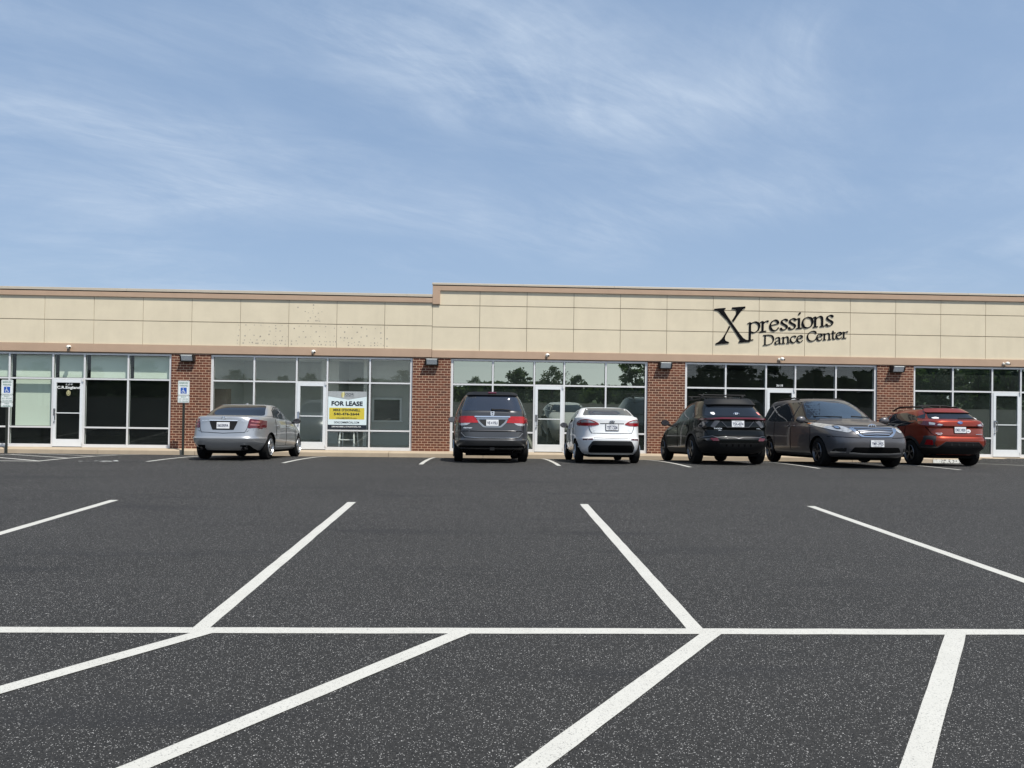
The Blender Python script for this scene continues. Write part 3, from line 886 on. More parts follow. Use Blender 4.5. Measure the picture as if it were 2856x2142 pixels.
# lease poster
lx0, lx1, lz0, lz1, ly = -5.155, -3.885, .40, 1.65, FY0 - .004
LS = empty('lease_poster', ((lx0 + lx1) / 2, ly, lz0))
tag(LS, 'white and yellow for lease poster with grey top in the shopfront window', 'poster')
lw, lh = lx1 - lx0, lz1 - lz0
b_ = MB(); b_.box(-lw / 2, lw / 2, 0, .006, 0, lh); b_.build('poster_board', 'leasewhite', LS)
U = lambda u: (u - 495) / 1000 * lw - lw / 2            # poster pixels (zoomed picture) to metres
V = lambda v: lh - (v - 285) / 985 * lh
b_ = MB(); b_.prism([(U(495), V(285)), (U(1495), V(285)), (U(1495), V(415)), (U(1020), V(498)), (U(495), V(415))], -.002, 0); b_.build('poster_header', 'leasegrey', LS)
b_ = MB(); b_.box(U(528), U(1440), -.002, 0, V(1015), V(715)); b_.build('yellow_panel', 'leaseyellow', LS)
b_ = MB(); b_.box(U(495), U(1495), -.002, 0, V(1270), V(1160)); b_.build('black_strip', 'leaseblack', LS)
b_ = MB(); b_.mat(0).box(U(840), U(868), -.005, -.002, V(430), V(325)); b_.box(U(898), U(920), -.005, -.002, V(400), V(310)); b_.mat(1).box(U(868), U(898), -.006, -.002, V(450), V(298))
b_.build('logo_bars', ['gold', 'palegold'], LS)


def ptext(mb, s, u0, u1, v0, v1, bold, y=-.006):
    add_text(mb, s, (U(u0) + U(u1)) / 2, (V(v0) + V(v1)) / 2, abs(U(u1) - U(u0)), abs(V(v1) - V(v0)), y, bold)


tm = MB()
ptext(tm, 'ODR', 935, 1160, 330, 392, 0.0); ptext(tm, 'COMMERCIAL', 935, 1160, 412, 428, 0)
ptext(tm, 'FOR LEASE', 585, 1395, 540, 660, .035); ptext(tm, "MIKE O'DONNELL", 635, 1335, 738, 802, .025); ptext(tm, '540-476-2644', 650, 1312, 842, 908, .03)
ptext(tm, 'miked@ODRVA.com', 718, 1245, 962, 1006, .012); ptext(tm, 'ODRCOMMERCIAL.COM', 655, 1308, 1068, 1120, .006)
tm.build('poster_lettering', 'leaseblack', LS)
tm = MB(); ptext(tm, '540-943-8085 | STAUNTON, VA', 598, 1358, 1188, 1236, .02); tm.build('white_lettering', 'signwhite', LS)

# door lettering of the first shop, house number of the dance school
dx = BX0 - BAY + (MV[2] + MV[3]) / 2
DL = MB(); yy = FY0 + .012
add_text(DL, '124', dx + .02, 1.765, .22, .075, yy, .0, .25); add_text(DL, 'C.R.England', dx + .0, 1.64, .74, .115, yy, .03)
o = DL.build('door_lettering', 'signwhite'); tag(o, 'white lettering and gilt crest stuck on the first shop door glass', 'lettering')
cr = MB(); cc = (dx + .0, 1.47)
for i in range(16):
    t0, t1 = 2 * math.pi * i / 16, 2 * math.pi * (i + .55) / 16
    cr.add([(cc[0] + r_ * math.cos(t) * .8, yy, cc[1] + r_ * math.sin(t)) for r_, t in ((.06, t0), (.088, t0), (.088, t1), (.06, t1))], [(0, 1, 2, 3)])
for z in (-.035, -.01, .015):
    cr.add([(cc[0] - .035, yy, cc[1] + z), (cc[0] + .035, yy, cc[1] + z), (cc[0] + .035, yy, cc[1] + z + .014), (cc[0] - .035, yy, cc[1] + z + .014)], [(0, 1, 2, 3)])
cr.add([(cc[0] - .03, yy, cc[1] + .045), (cc[0] + .03, yy, cc[1] + .045), (cc[0], yy, cc[1] + .11)], [(0, 1, 2)])
cr.build('crest', 'palegold', o)
n4 = MB(); add_text(n4, '36-118', BX0 + 2 * BAY + 3.28, 2.06, .22, .075, GY - .006, .02)
tag(n4.build('unit_number', 'signwhite'), 'small white unit number on the glass above the dance school door', 'lettering')

# things inside the vacant shop
LD = empty('step_ladder', (-4.72, D + 1.35, SW)); tag(LD, 'white step ladder standing inside behind the lease poster', 'ladder')
m = MB()
for s in (-1, 1):
    m.add([], []); m.cyl((s * .26, -.30, 0), (s * .17, 0, 1.92), .028, .028, 6)
m.build('front_rail', 'alu_w', LD)
m = MB()
for s in (-1, 1):
    m.cyl((s * .28, .50, 0), (s * .17, .04, 1.88), .022, .022, 6)
m.build('rear_rail', 'alu_w', LD)
for i in range(6):
    z = .28 + i * .28; t = z / 1.92; hw = .26 - .09 * t
    m = MB(); m.box(-hw, hw, -.30 * (1 - t) - .04, -.30 * (1 - t) + .04, z - .02, z + .01); m.build('step', 'alu_w', LD)
m = MB(); m.box(-.20, .20, -.08, .12, 1.88, 1.95); m.build('top_cap', 'alu_w', LD, bevel=.01)
CB = empty('upright_box', (-9.02, D + 1.2, SW)); tag(CB, 'brown upright box behind the glass above the silver sedan', 'upright_box')  # plain box standing in for an unidentified brown shape in the glass
m = MB(); m.box(-.22, .22, -.22, .22, 0, 1.98); m.build('box_body', 'upright_box', CB, bevel=.01)
m = MB(); m.box(-.20, .20, -.24, -.222, .05, 1.93); m.build('box_front', 'upright_box', CB, bevel=.006)


# ------------------------------------------------------------------ accessible parking signs
def park_sign(x, ztop, van, label):
    y = 23.56; zg = gz(y)
    r = empty('parking_sign', (x, y, zg)); tag(r, label, 'sign', 'accessible parking signs at the kerb')
    H = ztop - zg
    m = MB(); m.box(-.032, .032, .012, .022, -.1, H - .04); m.box(-.032, -.020, -.012, .012, -.1, H - .04); m.box(.020, .032, -.012, .012, -.1, H - .04)
    m.build('post', 'post', r)
    w = .18
    def plate(z0, z1, name):
        q = .03
        pl = []
        for cx, cz, a0 in ((w - q, z1 - q, 0), (-w + q, z1 - q, 90), (-w + q, z0 + q, 180), (w - q, z0 + q, 270)):
            for i in range(4):
                t = math.radians(a0 + 30 * i); pl.append((cx + q * math.cos(t), cz + q * math.sin(t)))
        m = MB(); m.prism(pl, -.020, -.015); p = m.build(name, 'signwhite', r)
        m = MB(); n = len(pl); cz = (z0 + z1) / 2; s0, s1 = (w - .012) / w, (w - .018) / w
        e0 = [(a * s0, -.0215, cz + (b - cz) * (1 - .012 / ((z1 - z0) / 2))) for a, b in pl]; e1 = [(a * s1, -.0215, cz + (b - cz) * (1 - .018 / ((z1 - z0) / 2))) for a, b in pl]
        m.add(e0 + e1, [(i, (i + 1) % n, n + (i + 1) % n, n + i) for i in range(n)]); m.build('border', 'signgreen', p)
        return p
    T = H
    p = plate(T - .465, T, 'sign_panel')
    m = MB(); add_text(m, 'RESERVED', 0, T - .075, .27, .055, -.0225, .015); add_text(m, 'PARKING', 0, T - .16, .25, .055, -.0225, .015); m.build('sign_lettering', 'signgreen', p)
    m = MB(); m.box(-.095, .095, -.0225, -.0205, T - .41, T - .22); m.build('blue_square', 'signblue', p)
    m = MB(); cz = T - .34                       # wheelchair symbol
    def seg(a, b, w_):
        a, b = Vector(a), Vector(b); d = (b - a).normalized(); nn = Vector((-d.y, d.x)) * w_ / 2
        m.add([(q_.x, -.0240, q_.y) for q_ in (a - nn, b - nn, b + nn, a + nn)], [(0, 1, 2, 3)])
    arc = [(-.008 + .045 * math.cos(math.radians(t)), cz - .012 + .045 * math.sin(math.radians(t))) for t in range(110, 345, 15)]
    for a, b in zip(arc[:-1], arc[1:]):
        seg(a, b, .014)
    seg((-.012, cz + .06), (-.008, cz - .002), .018); seg((-.008, cz + .0), (.034, cz), .014); seg((.03, cz + .002), (.055, cz - .05), .014); seg((-.01, cz + .03), (.03, cz + .03), .010)
    m.add([(-.014 + .015 * math.cos(t * .7854), -.0240, cz + .085 + .015 * math.sin(t * .7854)) for t in range(8)], [tuple(range(8))]); m.build('wheelchair_symbol', 'signwhite', p)
    p2 = plate(T - .70, T - .472, 'penalty_panel')
    m = MB(); add_text(m, 'PENALTY', 0, T - .52, .17, .035, -.0225, .01); add_text(m, '$100 - $500 FINE', 0, T - .585, .29, .038, -.0225, .01); add_text(m, 'TOW - AWAY ZONE', 0, T - .65, .29, .036, -.0225, .01)
    m.build('sign_lettering', 'signgreen', p2)
    if van:
        p3 = plate(T - .86, T - .707, 'van_panel')
        m = MB(); add_text(m, 'VAN', 0, T - .755, .14, .042, -.0225, .012); add_text(m, 'ACCESSIBLE', 0, T - .82, .24, .036, -.0225, .01); m.build('sign_lettering', 'signgreen', p3)


park_sign(-14.97, 1.87, True, 'white accessible parking sign with a van panel on a dark post')
park_sign(-9.51, 1.92, False, 'white accessible parking sign without van panel in front of the brick pier')
# ------------------------------------------------------------------ trees across the road (seen in the glass)
def tree(x, y, h, r, seed, mat, label, group):
    rnd = random.Random(seed)
    t = empty('tree', (x, y, 0)); tag(t, label, 'tree', group)
    m = MB(); th = h * .42
    m.cyl((0, 0, -.2), (rnd.uniform(-.2, .2), 0, th), .05 * h ** .9, .028 * h, 8)
    limbs = []
    for i in range(6):
        a = 6.283 * i / 6 + rnd.random(); z0 = th * rnd.uniform(.6, 1.0); e = Vector((math.cos(a) * r * .65, math.sin(a) * r * .65, h * rnd.uniform(.6, .85)))
        m.cyl((0, 0, z0), e, .014 * h, .005 * h, 5); limbs.append(e)
    m.build('trunk', 'bark', t)
    m = MB(); cl = []
    for i in range(60):
        u = rnd.random(); a = rnd.random() * 6.283; zz = .02 + .98 * rnd.random()
        rr = r * math.sqrt(u) * math.sqrt(max(.12, 1 - ((zz - .45) / .56) ** 2))
        cl.append((math.cos(a) * rr, math.sin(a) * rr, h * zz, rnd.uniform(.35, .8) * r * .42))
    for cx, cy, cz, cr in cl:
        for j in range(44):
            d = Vector((rnd.gauss(0, 1), rnd.gauss(0, 1), rnd.gauss(0, .8))); d.normalize()
            c = Vector((cx, cy, cz)) + d * cr * rnd.random() ** .45
            s = rnd.uniform(.10, .22); u_ = Vector((rnd.gauss(0, 1), rnd.gauss(0, 1), rnd.gauss(0, 1))).normalized(); w_ = u_.orthogonal().normalized()
            m.add([c - u_ * s, c + w_ * s * .7, c + u_ * s, c - w_ * s * .7], [(0, 1, 2, 3)])
    m.build('crown', mat, t)
    return t


_tr = random.Random(9)
TL_ = 'leafy green tree mirrored in the shopfront glass from across the lot'
TREES = []
for x, hh in ((-90, 5.2), (-80, 4.4), (-72, 5.4), (-63, 4.6), (-55, 5.6), (-46.5, 5.4), (-41, 4.6), (-33, 3.6), (-28, 4.0), (-21, 3.4), (-13.5, 5.0), (-9, 4.4), (-1, 4.0), (5.5, 5.4), (11.5, 5.9), (15.5, 4.4),
              (25.5, 7.8), (31, 7.0), (37, 7.2), (43, 7.6), (49, 6.6), (55, 6.0), (60, 5.0), (65, 4.6), (71, 8.4), (77, 9.0), (84, 8.8), (91, 9.4), (98, 9.0), (106, 9.2)):
    TREES.append((x + _tr.uniform(-.5, .5), -71 - _tr.uniform(0, 3), hh))
protos = [tree(a, b, h, h * .42, 20 + i, 'lf1' if i % 2 else 'lf2', TL_, 'trees across the lot') for i, (a, b, h) in enumerate(TREES[:4])]
for i, (a, b, h) in enumerate(TREES[4:]):
    p = protos[i % 4]; hp = TREES[i % 4][2]
    c = p.copy(); COL.objects.link(c); c.location = (a, b, 0); s = h / hp; c.scale = (s * 1.05, s, s); c.rotation_euler = (0, 0, i * 1.7)
    for ch in list(p.children):
        d = ch.copy(); COL.objects.link(d); d.parent = c
# far wood behind them: one uneven mass of leaves
m = MB(); _w = random.Random(3)
for i in range(22000):
    x = _w.uniform(-130, 150); top = 3.0 + .35 * math.sin(x * .23) + .3 * math.sin(x * .61 + 1) + (1.6 if x > 30 else 0) + (2 if x > 68 else 0)
    z = top * _w.random() ** .6; y = -78 - _w.uniform(0, 6); s = _w.uniform(.3, .65)
    u_ = Vector((_w.gauss(0, 1), _w.gauss(0, .6), _w.gauss(0, 1))).normalized(); w_ = u_.orthogonal().normalized(); c = Vector((x, y, z))
    m.add([c - u_ * s, c + w_ * s * .8, c + u_ * s, c - w_ * s * .8], [(0, 1, 2, 3)])
tag(m.build('far_wood', 'lf1'), 'dense low wood behind the trees across the lot', 'wood', kind='stuff')


# ------------------------------------------------------------------ cars
def pchip(y, n):
    """monotone cubic through equally spaced rows of y, n samples per span"""
    y = np.asarray(y, float); d = np.diff(y, axis=0); m = np.zeros_like(y)
    with np.errstate(divide='ignore', invalid='ignore'):
        hm = np.where(d[:-1] * d[1:] > 0, 2 * d[:-1] * d[1:] / (d[:-1] + d[1:]), 0)
    m[1:-1] = hm; m[0] = d[0]; m[-1] = d[-1]
    o = []
    for i in range(len(d)):
        for k in range(n):
            t = k / n; t2, t3 = t * t, t ** 3
            o.append((2 * t3 - 3 * t2 + 1) * y[i] + (t3 - 2 * t2 + t) * m[i] + (-2 * t3 + 3 * t2) * y[i + 1] + (t3 - t2) * m[i + 1])
    o.append(y[-1])
    return np.array(o)


def phis(n):
    t = np.linspace(0, 2 * math.pi, 4001); c, s = np.cos(t), np.sin(t); e = 2 / 4.2
    x, y = np.sign(c) * abs(c) ** e, 2.6 * np.sign(s) * abs(s) ** e
    L_ = np.concatenate([[0], np.cumsum(np.hypot(np.diff(x), np.diff(y)))])
    return np.interp(np.linspace(0, L_[-1], n, endpoint=False), L_, t)


PH = phis(104)


class Car:
    def __init__(self, name, label, keys, paint, loc, heading, wb, rear_axle, track, rt, rw, rim, arch=1.13, spokes=5, size=1.0):
        x, y = loc
        f = Vector((math.sin(math.radians(heading)), math.cos(math.radians(heading))))
        ya, yb = y + f.y * rear_axle, y + f.y * (rear_axle + wb)
        za, zb = gz(ya), gz(yb)
        pitch = math.atan2(zb - za, wb); z0 = za - rear_axle * math.sin(pitch)
        self.root = empty(name, (x, y, z0)); self.root.scale = (size,) * 3; self.root.rotation_euler = (pitch if abs(heading) < 90 else pitch, 0, -math.radians(heading))
        tag(self.root, label, 'car', 'cars parked along the shops')
        K = pchip(keys, 5)
        vs = []
        for z, yr, yf, wr, wm, wf, nr, nf in K:
            yc = (yr + yf) / 2; c, s = np.cos(PH), np.sin(PH)
            e = np.where(s >= 0, 2 / nf, 2 / nr); hl = np.where(s >= 0, yf - yc, yc - yr)
            yy = yc + hl * np.sign(s) * abs(s) ** e
            w = np.where(yy >= yc, wm + (wf - wm) * (np.clip((yy - yc) / max(1e-6, yf - yc), 0, 1)) ** 2.2, wm + (wr - wm) * (np.clip((yc - yy) / max(1e-6, yc - yr), 0, 1)) ** 2.2)
            xx = w * np.sign(c) * abs(c) ** e
            vs += [(a, b, z) for a, b in zip(xx, yy)]
        n, r = len(PH), len(K)
        fs = [(j * n + i, j * n + (i + 1) % n, (j + 1) * n + (i + 1) % n, (j + 1) * n + i) for j in range(r - 1) for i in range(n)]
        fs += [tuple(range(n - 1, -1, -1)), tuple((r - 1) * n + i for i in range(n))]
        me = bpy.data.meshes.new('body'); me.from_pydata(vs, [], fs)
        for q in (paint, 'dark'):
            me.materials.append(M[q])
        for p in me.polygons:
            p.use_smooth = True
            if p.center.z < keys[0][0] + .035 or len(p.vertices) > 4 and p.center.z < .5:
                p.material_index = 1
        me.update()
        self.bvh = BVHTree.FromPolygons([Vector(v) for v in vs], [list(f_) for f_ in fs])
        body = bpy.data.objects.new('body', me); COL.objects.link(body); self.body = body
        # wheel openings
        cut = MB(); cut.mat(1)
        self.wheels = []
        for sy in (rear_axle, rear_axle + wb):
            for sx in (-1, 1):
                cut.cyl((sx * (track / 2 - rw * .62), sy, rt), (sx * 1.4, sy, rt), rt * arch, n=40)
                self.wheels.append((sx, sy))
        cme = bpy.data.meshes.new('cut'); cme.from_pydata(cut.v, [], cut.f)
        for q in (paint, 'dark'):
            cme.materials.append(M[q])
        cme.polygons.foreach_set('material_index', [1] * len(cme.polygons))
        co_ = bpy.data.objects.new('cut', cme); COL.objects.link(co_)
        bm = bmesh.new(); bm.from_mesh(cme); bmesh.ops.recalc_face_normals(bm, faces=bm.faces); bm.to_mesh(cme); bm.free()
        md = body.modifiers.new('b', 'BOOLEAN'); md.operation = 'DIFFERENCE'; md.object = co_; md.solver = 'EXACT'
        dg = bpy.context.evaluated_depsgraph_get()
        nm = bpy.data.meshes.new_from_object(body.evaluated_get(dg))
        body.modifiers.clear(); body.data = nm; nm.name = 'body'
        bpy.data.objects.remove(co_)
        for p in nm.polygons:
            p.use_smooth = p.material_index == 0 or p.use_smooth
        nm.set_sharp_from_angle(angle=math.radians(50))
        body.parent = self.root
        self.rt, self.rw, self.track = rt, rw, track
        for sx, sy in self.wheels:
            self.wheel(sx, sy, rim, spokes)

    def wheel(self, sx, sy, rim, spokes):
        rt, rw = self.rt, self.rw; xc = sx * (self.track / 2)
        m = MB(); prof = [(-.5, .64), (-.5, .90), (-.44, .97), (-.30, 1.0), (.30, 1.0), (.44, .97), (.5, .90), (.5, .66), (.30, .63)]
        n = 32; vs = []
        for a, b in prof:
            for i in range(n):
                t = 2 * math.pi * i / n; vs.append((xc + sx * a * rw, sy + b * rt * math.cos(t), rt + b * rt * math.sin(t)))
        k = len(prof)
        m.add(vs, [(j * n + i, j * n + (i + 1) % n, (j + 1) * n + (i + 1) % n, (j + 1) * n + i) for j in range(k - 1) for i in range(n)])
        w = m.build('wheel', 'rubber', self.root, smooth=True)
        m = MB(); xo = xc + sx * rw * .42; R = rt * .655
        ring = []
        for dx_, rr in ((.03, R), (.045, R * .97), (.0, R * .90), (-.06, R * .88)):
            for i in range(n):
                t = 2 * math.pi * i / n; ring.append((xo + sx * dx_, sy + rr * math.cos(t), rt + rr * math.sin(t)))
        m.mat(0).add(ring, [(j * n + i, j * n + (i + 1) % n, (j + 1) * n + (i + 1) % n, (j + 1) * n + i) for j in range(3) for i in range(n)])
        for s in range(spokes):
            a = 2 * math.pi * s / spokes + .3
            for da in (-.13, .13):
                p0 = (math.cos(a + da * .4) * R * .18, math.sin(a + da * .4) * R * .18); p1 = (math.cos(a + da) * R * .93, math.sin(a + da) * R * .93)
                d = Vector((p1[0] - p0[0], p1[1] - p0[1])).normalized(); nn = Vector((-d.y, d.x)) * R * .062
                q = [(p0[0] - nn.x, p0[1] - nn.y), (p1[0] - nn.x, p1[1] - nn.y), (p1[0] + nn.x, p1[1] + nn.y), (p0[0] + nn.x, p0[1] + nn.y)]
                m.prism([(sy + u, rt + v) for u, v in q], xo - .02, xo + sx * .028 if sx > 0 else xo - .028, 'x')
        m.cyl((xo - sx * .02, sy, rt), (xo + sx * .03, sy, rt), R * .22, R * .2, 16)
        m.mat(1).cyl((xo - sx * .07, sy, rt), (xo - sx * .06, sy, rt), R * .9, R * .9, 24)
        m.build('rim', [rim, 'dark'], w)

    def hit(self, a, b, axis):
        o, d = {'rear': ((a, -9, b), (0, 1, 0)), 'front': ((a, 9, b), (0, -1, 0)), 'right': ((9, a, b), (-1, 0, 0)), 'left': ((-9, a, b), (1, 0, 0)), 'top': ((a, b, 9), (0, 0, -1))}[axis]
        l, nrm, _, _ = self.bvh.ray_cast(Vector(o), Vector(d))
        if l is None:
            l, nrm, _, _ = self.bvh.find_nearest(Vector((a, -2.2 if axis == 'rear' else 2.2, b)) if axis in ('rear', 'front') else Vector((.9 if axis == 'right' else -.9, a, b)))
        if nrm.dot(Vector(d)) > 0:
            nrm = -nrm
        return l, nrm

    def patch(self, name, poly, axis, mat, off=.004, parent=None, rnd=.02, step=.06, label=None):
        """a panel of the given outline laid on the body"""
        P_ = [Vector(p) for p in poly]
        if rnd:
            q = []
            n = len(P_)
            for i in range(n):
                a, b, c = P_[i - 1], P_[i], P_[(i + 1) % n]
                r = min(rnd, (a - b).length * .4, (c - b).length * .4)
                s, e = b + (a - b).normalized() * r, b + (c - b).normalized() * r
                for t in (0, .33, .67, 1):
                    q.append((1 - t) ** 2 * s + 2 * t * (1 - t) * b + t * t * e)
            P_ = q
        B_ = []
        for i in range(len(P_)):
            a, b = P_[i], P_[(i + 1) % len(P_)]
            k = max(1, int((b - a).length / step))
            B_ += [a.lerp(b, j / k) for j in range(k)]
        nb = len(B_)
        x0, x1 = min(p.x for p in B_), max(p.x for p in B_); y0, y1 = min(p.y for p in B_), max(p.y for p in B_)
        def inside(p):
            c = False
            for i in range(nb):
                a, b = B_[i], B_[i - 1]
                if (a.y > p.y) != (b.y > p.y) and p.x < (b.x - a.x) * (p.y - a.y) / (b.y - a.y) + a.x:
                    c = not c
            return c
        pts = list(B_)
        for i in range(1, int((x1 - x0) / step) + 1):
            for j in range(1, int((y1 - y0) / step) + 1):
                p = Vector((x0 + i * step, y0 + j * step))
                if inside(p) and min((p - b).length for b in B_) > step * .35:
                    pts.append(p)
        V2, _, F, _, _, _ = delaunay_2d_cdt(pts, [(i, (i + 1) % nb) for i in range(nb)], [], 1, 1e-6)
        vs = []; inn = []
        for p in V2:
            l, nr = self.hit(p.x, p.y, axis)
            vs.append(l + nr * off); inn.append(l - nr * .012)
        m = MB(); m.add(vs, [tuple(f) for f in F])
        from collections import Counter
        ec = Counter()
        for f in F:
            for i in range(len(f)):
                ec[frozenset((f[i], f[(i + 1) % len(f)]))] += 1
        for e, c in ec.items():
            if c == 1:
                a, b = tuple(e); m.add([vs[a], vs[b], inn[b], inn[a]], [(0, 1, 2, 3)])
        me = bpy.data.meshes.new(name); me.from_pydata(m.v, [], m.f); me.materials.append(M[mat])
        bm = bmesh.new(); bm.from_mesh(me); bmesh.ops.remove_doubles(bm, verts=bm.verts, dist=1e-5); bmesh.ops.recalc_face_normals(bm, faces=bm.faces); bm.to_mesh(me); bm.free()
        me.polygons.foreach_set('use_smooth', [True] * len(me.polygons)); me.set_sharp_from_angle(angle=math.radians(45))
        o = bpy.data.objects.new(name, me); COL.objects.link(o); o.parent = parent or self.root
        if label:
            o['label'] = label
        return o

    def both(self, name, poly, axis, mat, **k):
        """mirror a rear/front panel, or lay a side panel on both flanks"""
        if axis == 'side':
            self.patch(name, poly, 'right', mat, **k); return self.patch(name, poly, 'left', mat, **k)
        self.patch(name, poly, axis, mat, **k)
        return self.patch(name, [(-a, b) for a, b in poly][::-1], axis, mat, **k)

    def strip(self, name, pts, w, axis, mat, off=.005, parent=None):
        P_ = []
        for a, b in zip(pts[:-1], pts[1:]):
            a, b = Vector(a), Vector(b); k = max(1, int((b - a).length / .07)); P_ += [a.lerp(b, i / k) for i in range(k)]
        P_.append(Vector(pts[-1])); vs = []
        for i, p in enumerate(P_):
            d = (P_[min(len(P_) - 1, i + 1)] - P_[max(0, i - 1)]).normalized(); nn = Vector((-d.y, d.x)) * w / 2
            for q in (p + nn, p - nn):
                l, nr = self.hit(q.x, q.y, axis); vs += [l + nr * off, l - nr * .004]
        m = MB()
        for i in range(len(P_) - 1):
            a, b = 4 * i, 4 * i + 4
            m.f += [[a, b, b + 2, a + 2], [a, a + 1, b + 1, b], [a + 2, b + 2, b + 3, a + 3]]; m.mi += [0, 0, 0]
        m.v = [tuple(v) for v in vs]
        return m.build(name, mat, parent or self.root, smooth=True)

    def plate(self, x, z, text, axis='rear', frame=None, sub=None, top=None):
        l, nr = self.hit(x, z, axis); sg_ = -1 if axis == 'rear' else 1
        y = l.y + sg_ * .022; w, h = .152, .076
        m = MB(); a, b = sorted((y, y - sg_ * .05))
        if frame:
            m.mat(1).box(x - w - .012, x + w + .012, a + .003 if sg_ < 0 else a, b - (.0 if sg_ < 0 else .003), z - h - .014, z + h + .012)
        m.mat(0).box(x - w, x + w, a, b, z - h, z + h)
        o = m.build('license_plate', ['plate', 'black'], self.root)
        m = MB(); yt = y + sg_ * .003
        add_text(m, text, x, z - .004, .262, .072, yt, .02, face=sg_)
        if top:
            add_text(m, top, x, z + .055, .17, .018, yt, .0, face=sg_)
        if sub:
            add_text(m, sub, x, z - .060, .20, .016, yt, .0, face=sg_)
        m.build('plate_lettering', 'plate_ink', o)

    def badge(self, text, x, z, w, h, axis='rear', mat='chrome', bold=.02, shear=0):
        l, nr = self.hit(x, z, axis); sg_ = -1 if axis == 'rear' else 1
        m = MB(); ys = [self.hit(x + q * w, z + r_ * h, axis)[0].y for q in (-.5, 0, .5) for r_ in (-.5, .5)]
        add_text(m, text, x, z, w, h, (min(ys) if sg_ < 0 else max(ys)) + sg_ * .008, bold, shear, face=sg_)
        m.build('badge', mat, self.root)

    def emblem(self, x, z, kind, r, axis='rear', mat='chrome'):
        l, nr = self.hit(x, z, axis); sg_ = -1 if axis == 'rear' else 1; y = l.y + sg_ * .014
        m = MB()
        def ell(cx, cz, rx, rz, w, y_=y, n=28):
            vs = []
            for i in range(n):
                t = 2 * math.pi * i / n
                vs += [(cx + rx * math.cos(t), y_, cz + rz * math.sin(t)), (cx + (rx - w) * math.cos(t), y_ + sg_ * .004, cz + (rz - w) * math.sin(t)), (cx + rx * math.cos(t), y_ - sg_ * .02, cz + rz * math.sin(t))]
            m.add(vs, [f_ for i in range(n) for f_ in ((3 * i, 3 * ((i + 1) % n), 3 * ((i + 1) % n) + 1, 3 * i + 1), (3 * i, 3 * i + 2, 3 * ((i + 1) % n) + 2, 3 * ((i + 1) % n)))])
        def bar(a, b, w):
            a, b = Vector(a), Vector(b); d = (b - a).normalized(); nn = Vector((-d.y, d.x)) * w / 2
            m.prism([(q.x, q.y) for q in (a - nn, b - nn, b + nn, a + nn)], *sorted((y + sg_ * .003, y - sg_ * .015)))
        if kind == 'caliper':
            ell(x, z, r, r, r * .14); bar((x - r * .35, z - r * .9), (x - r * .1, z + r * .8), r * .2); bar((x + r * .35, z - r * .9), (x + r * .1, z + r * .8), r * .2); bar((x - r * .3, z - r * .1), (x + r * .3, z - r * .1), r * .16)
        elif kind == 'h_square':
            q = r * .9
            for a, b in (((-q, q), (q, q)), ((q, q), (q * .75, -q)), ((q * .75, -q), (-q * .75, -q)), ((-q * .75, -q), (-q, q)), ((-q * .5, q * .8), (-q * .38, -q * .8)), ((q * .5, q * .8), (q * .38, -q * .8)), ((-q * .4, 0), (q * .4, 0))):
                bar((x + a[0], z + a[1]), (x + b[0], z + b[1]), r * .2)
        elif kind == 'oval_script':
            m.mat(1); m.prism([(x + r * 1.5 * math.cos(t * .2618), z + r * .62 * math.sin(t * .2618)) for t in range(24)], *sorted((y, y - sg_ * .012))); m.mat(0); ell(x, z, r * 1.55, r * .66, r * .1)
            add_text(m, 'Ford', x, z, r * 2.0, r * .62, y + sg_ * .004, .0, .3, face=sg_)
        elif kind == 'h_oval':
            ell(x, z, r * 1.5, r * .8, r * .22); bar((x - r * .65, z - r * .6), (x - r * .3, z + r * .6), r * .3); bar((x + r * .3, z - r * .6), (x + r * .65, z + r * .6), r * .3); bar((x - r * .45, z - r * .05), (x + r * .45, z + r * .1), r * .22)
        elif kind == 'ellipses':
            ell(x, z, r * 1.35, r * .9, r * .17); ell(x, z + r * .12, r * .42, r * .72, r * .15, y + sg_ * .003); ell(x, z + r * .36, r * 1.0, r * .42, r * .15, y + sg_ * .003)
        elif kind == 'stars':
            m.mat(2).prism([(x + r * 1.25 * math.cos(t * .2618), z + r * .75 * math.sin(t * .2618)) for t in range(24)], *sorted((y, y - sg_ * .012))); m.mat(0); ell(x, z, r * 1.32, r * .8, r * .15)
            for a, b, s in ((-.55, .15, .3), (.1, .35, .15), (.6, .2, .15), (.15, -.15, .15), (.6, -.3, .15)):
                bar((x + (a - s) * r, z + b * r), (x + (a + s) * r, z + b * r), r * s * .6); bar((x + a * r, z + (b - s) * r), (x + a * r, z + (b + s) * r), r * s * .6)
        m.build('emblem', [mat, 'black', 'signblue'], self.root)

    def mirrors(self, y, z, x, w=.11, h=.075, mat='black', cap=None):
        for s in (-1, 1):
            m = MB(); m.ball((s * (x + w * .9), y, z), w, .07, h, 12, 8); m.mat(1).cyl((s * (x - .05), y + .02, z - h * .7), (s * (x + w * .6), y, z - h * .3), .03, .035, 8)
            o = m.build('side_mirror', [cap or mat, 'black'], self.root, smooth=True)
            q = MB(); q.prism([(s * (x + w * .9) + w * .86 * math.cos(t * .3927), z + h * .84 * math.sin(t * .3927)) for t in range(16)], y - .068, y - .02)
            q.build('mirror_glass', 'smoke', o)

    def handle(self, y, z, mat):
        for s in ('right', 'left'):
            l, nr = self.hit(y, z, s); sx = 1 if s == 'right' else -1
            m = MB(); m.box(min(l.x, l.x + sx * .035), max(l.x, l.x + sx * .035), y - .11, y + .11, z - .016, z + .016)
            m.build('door_handle', mat, self.root, bevel=.008)

    def seams(self, side_lines, rear_lines=(), rear_axis='rear'):
        for ln in side_lines:
            for s in ('right', 'left'):
                self.strip('door_seam', ln, .012, s, 'dark', off=.0055)
        for ln in rear_lines:
            self.strip('lid_seam', ln, .011, rear_axis, 'dark', off=.0055)

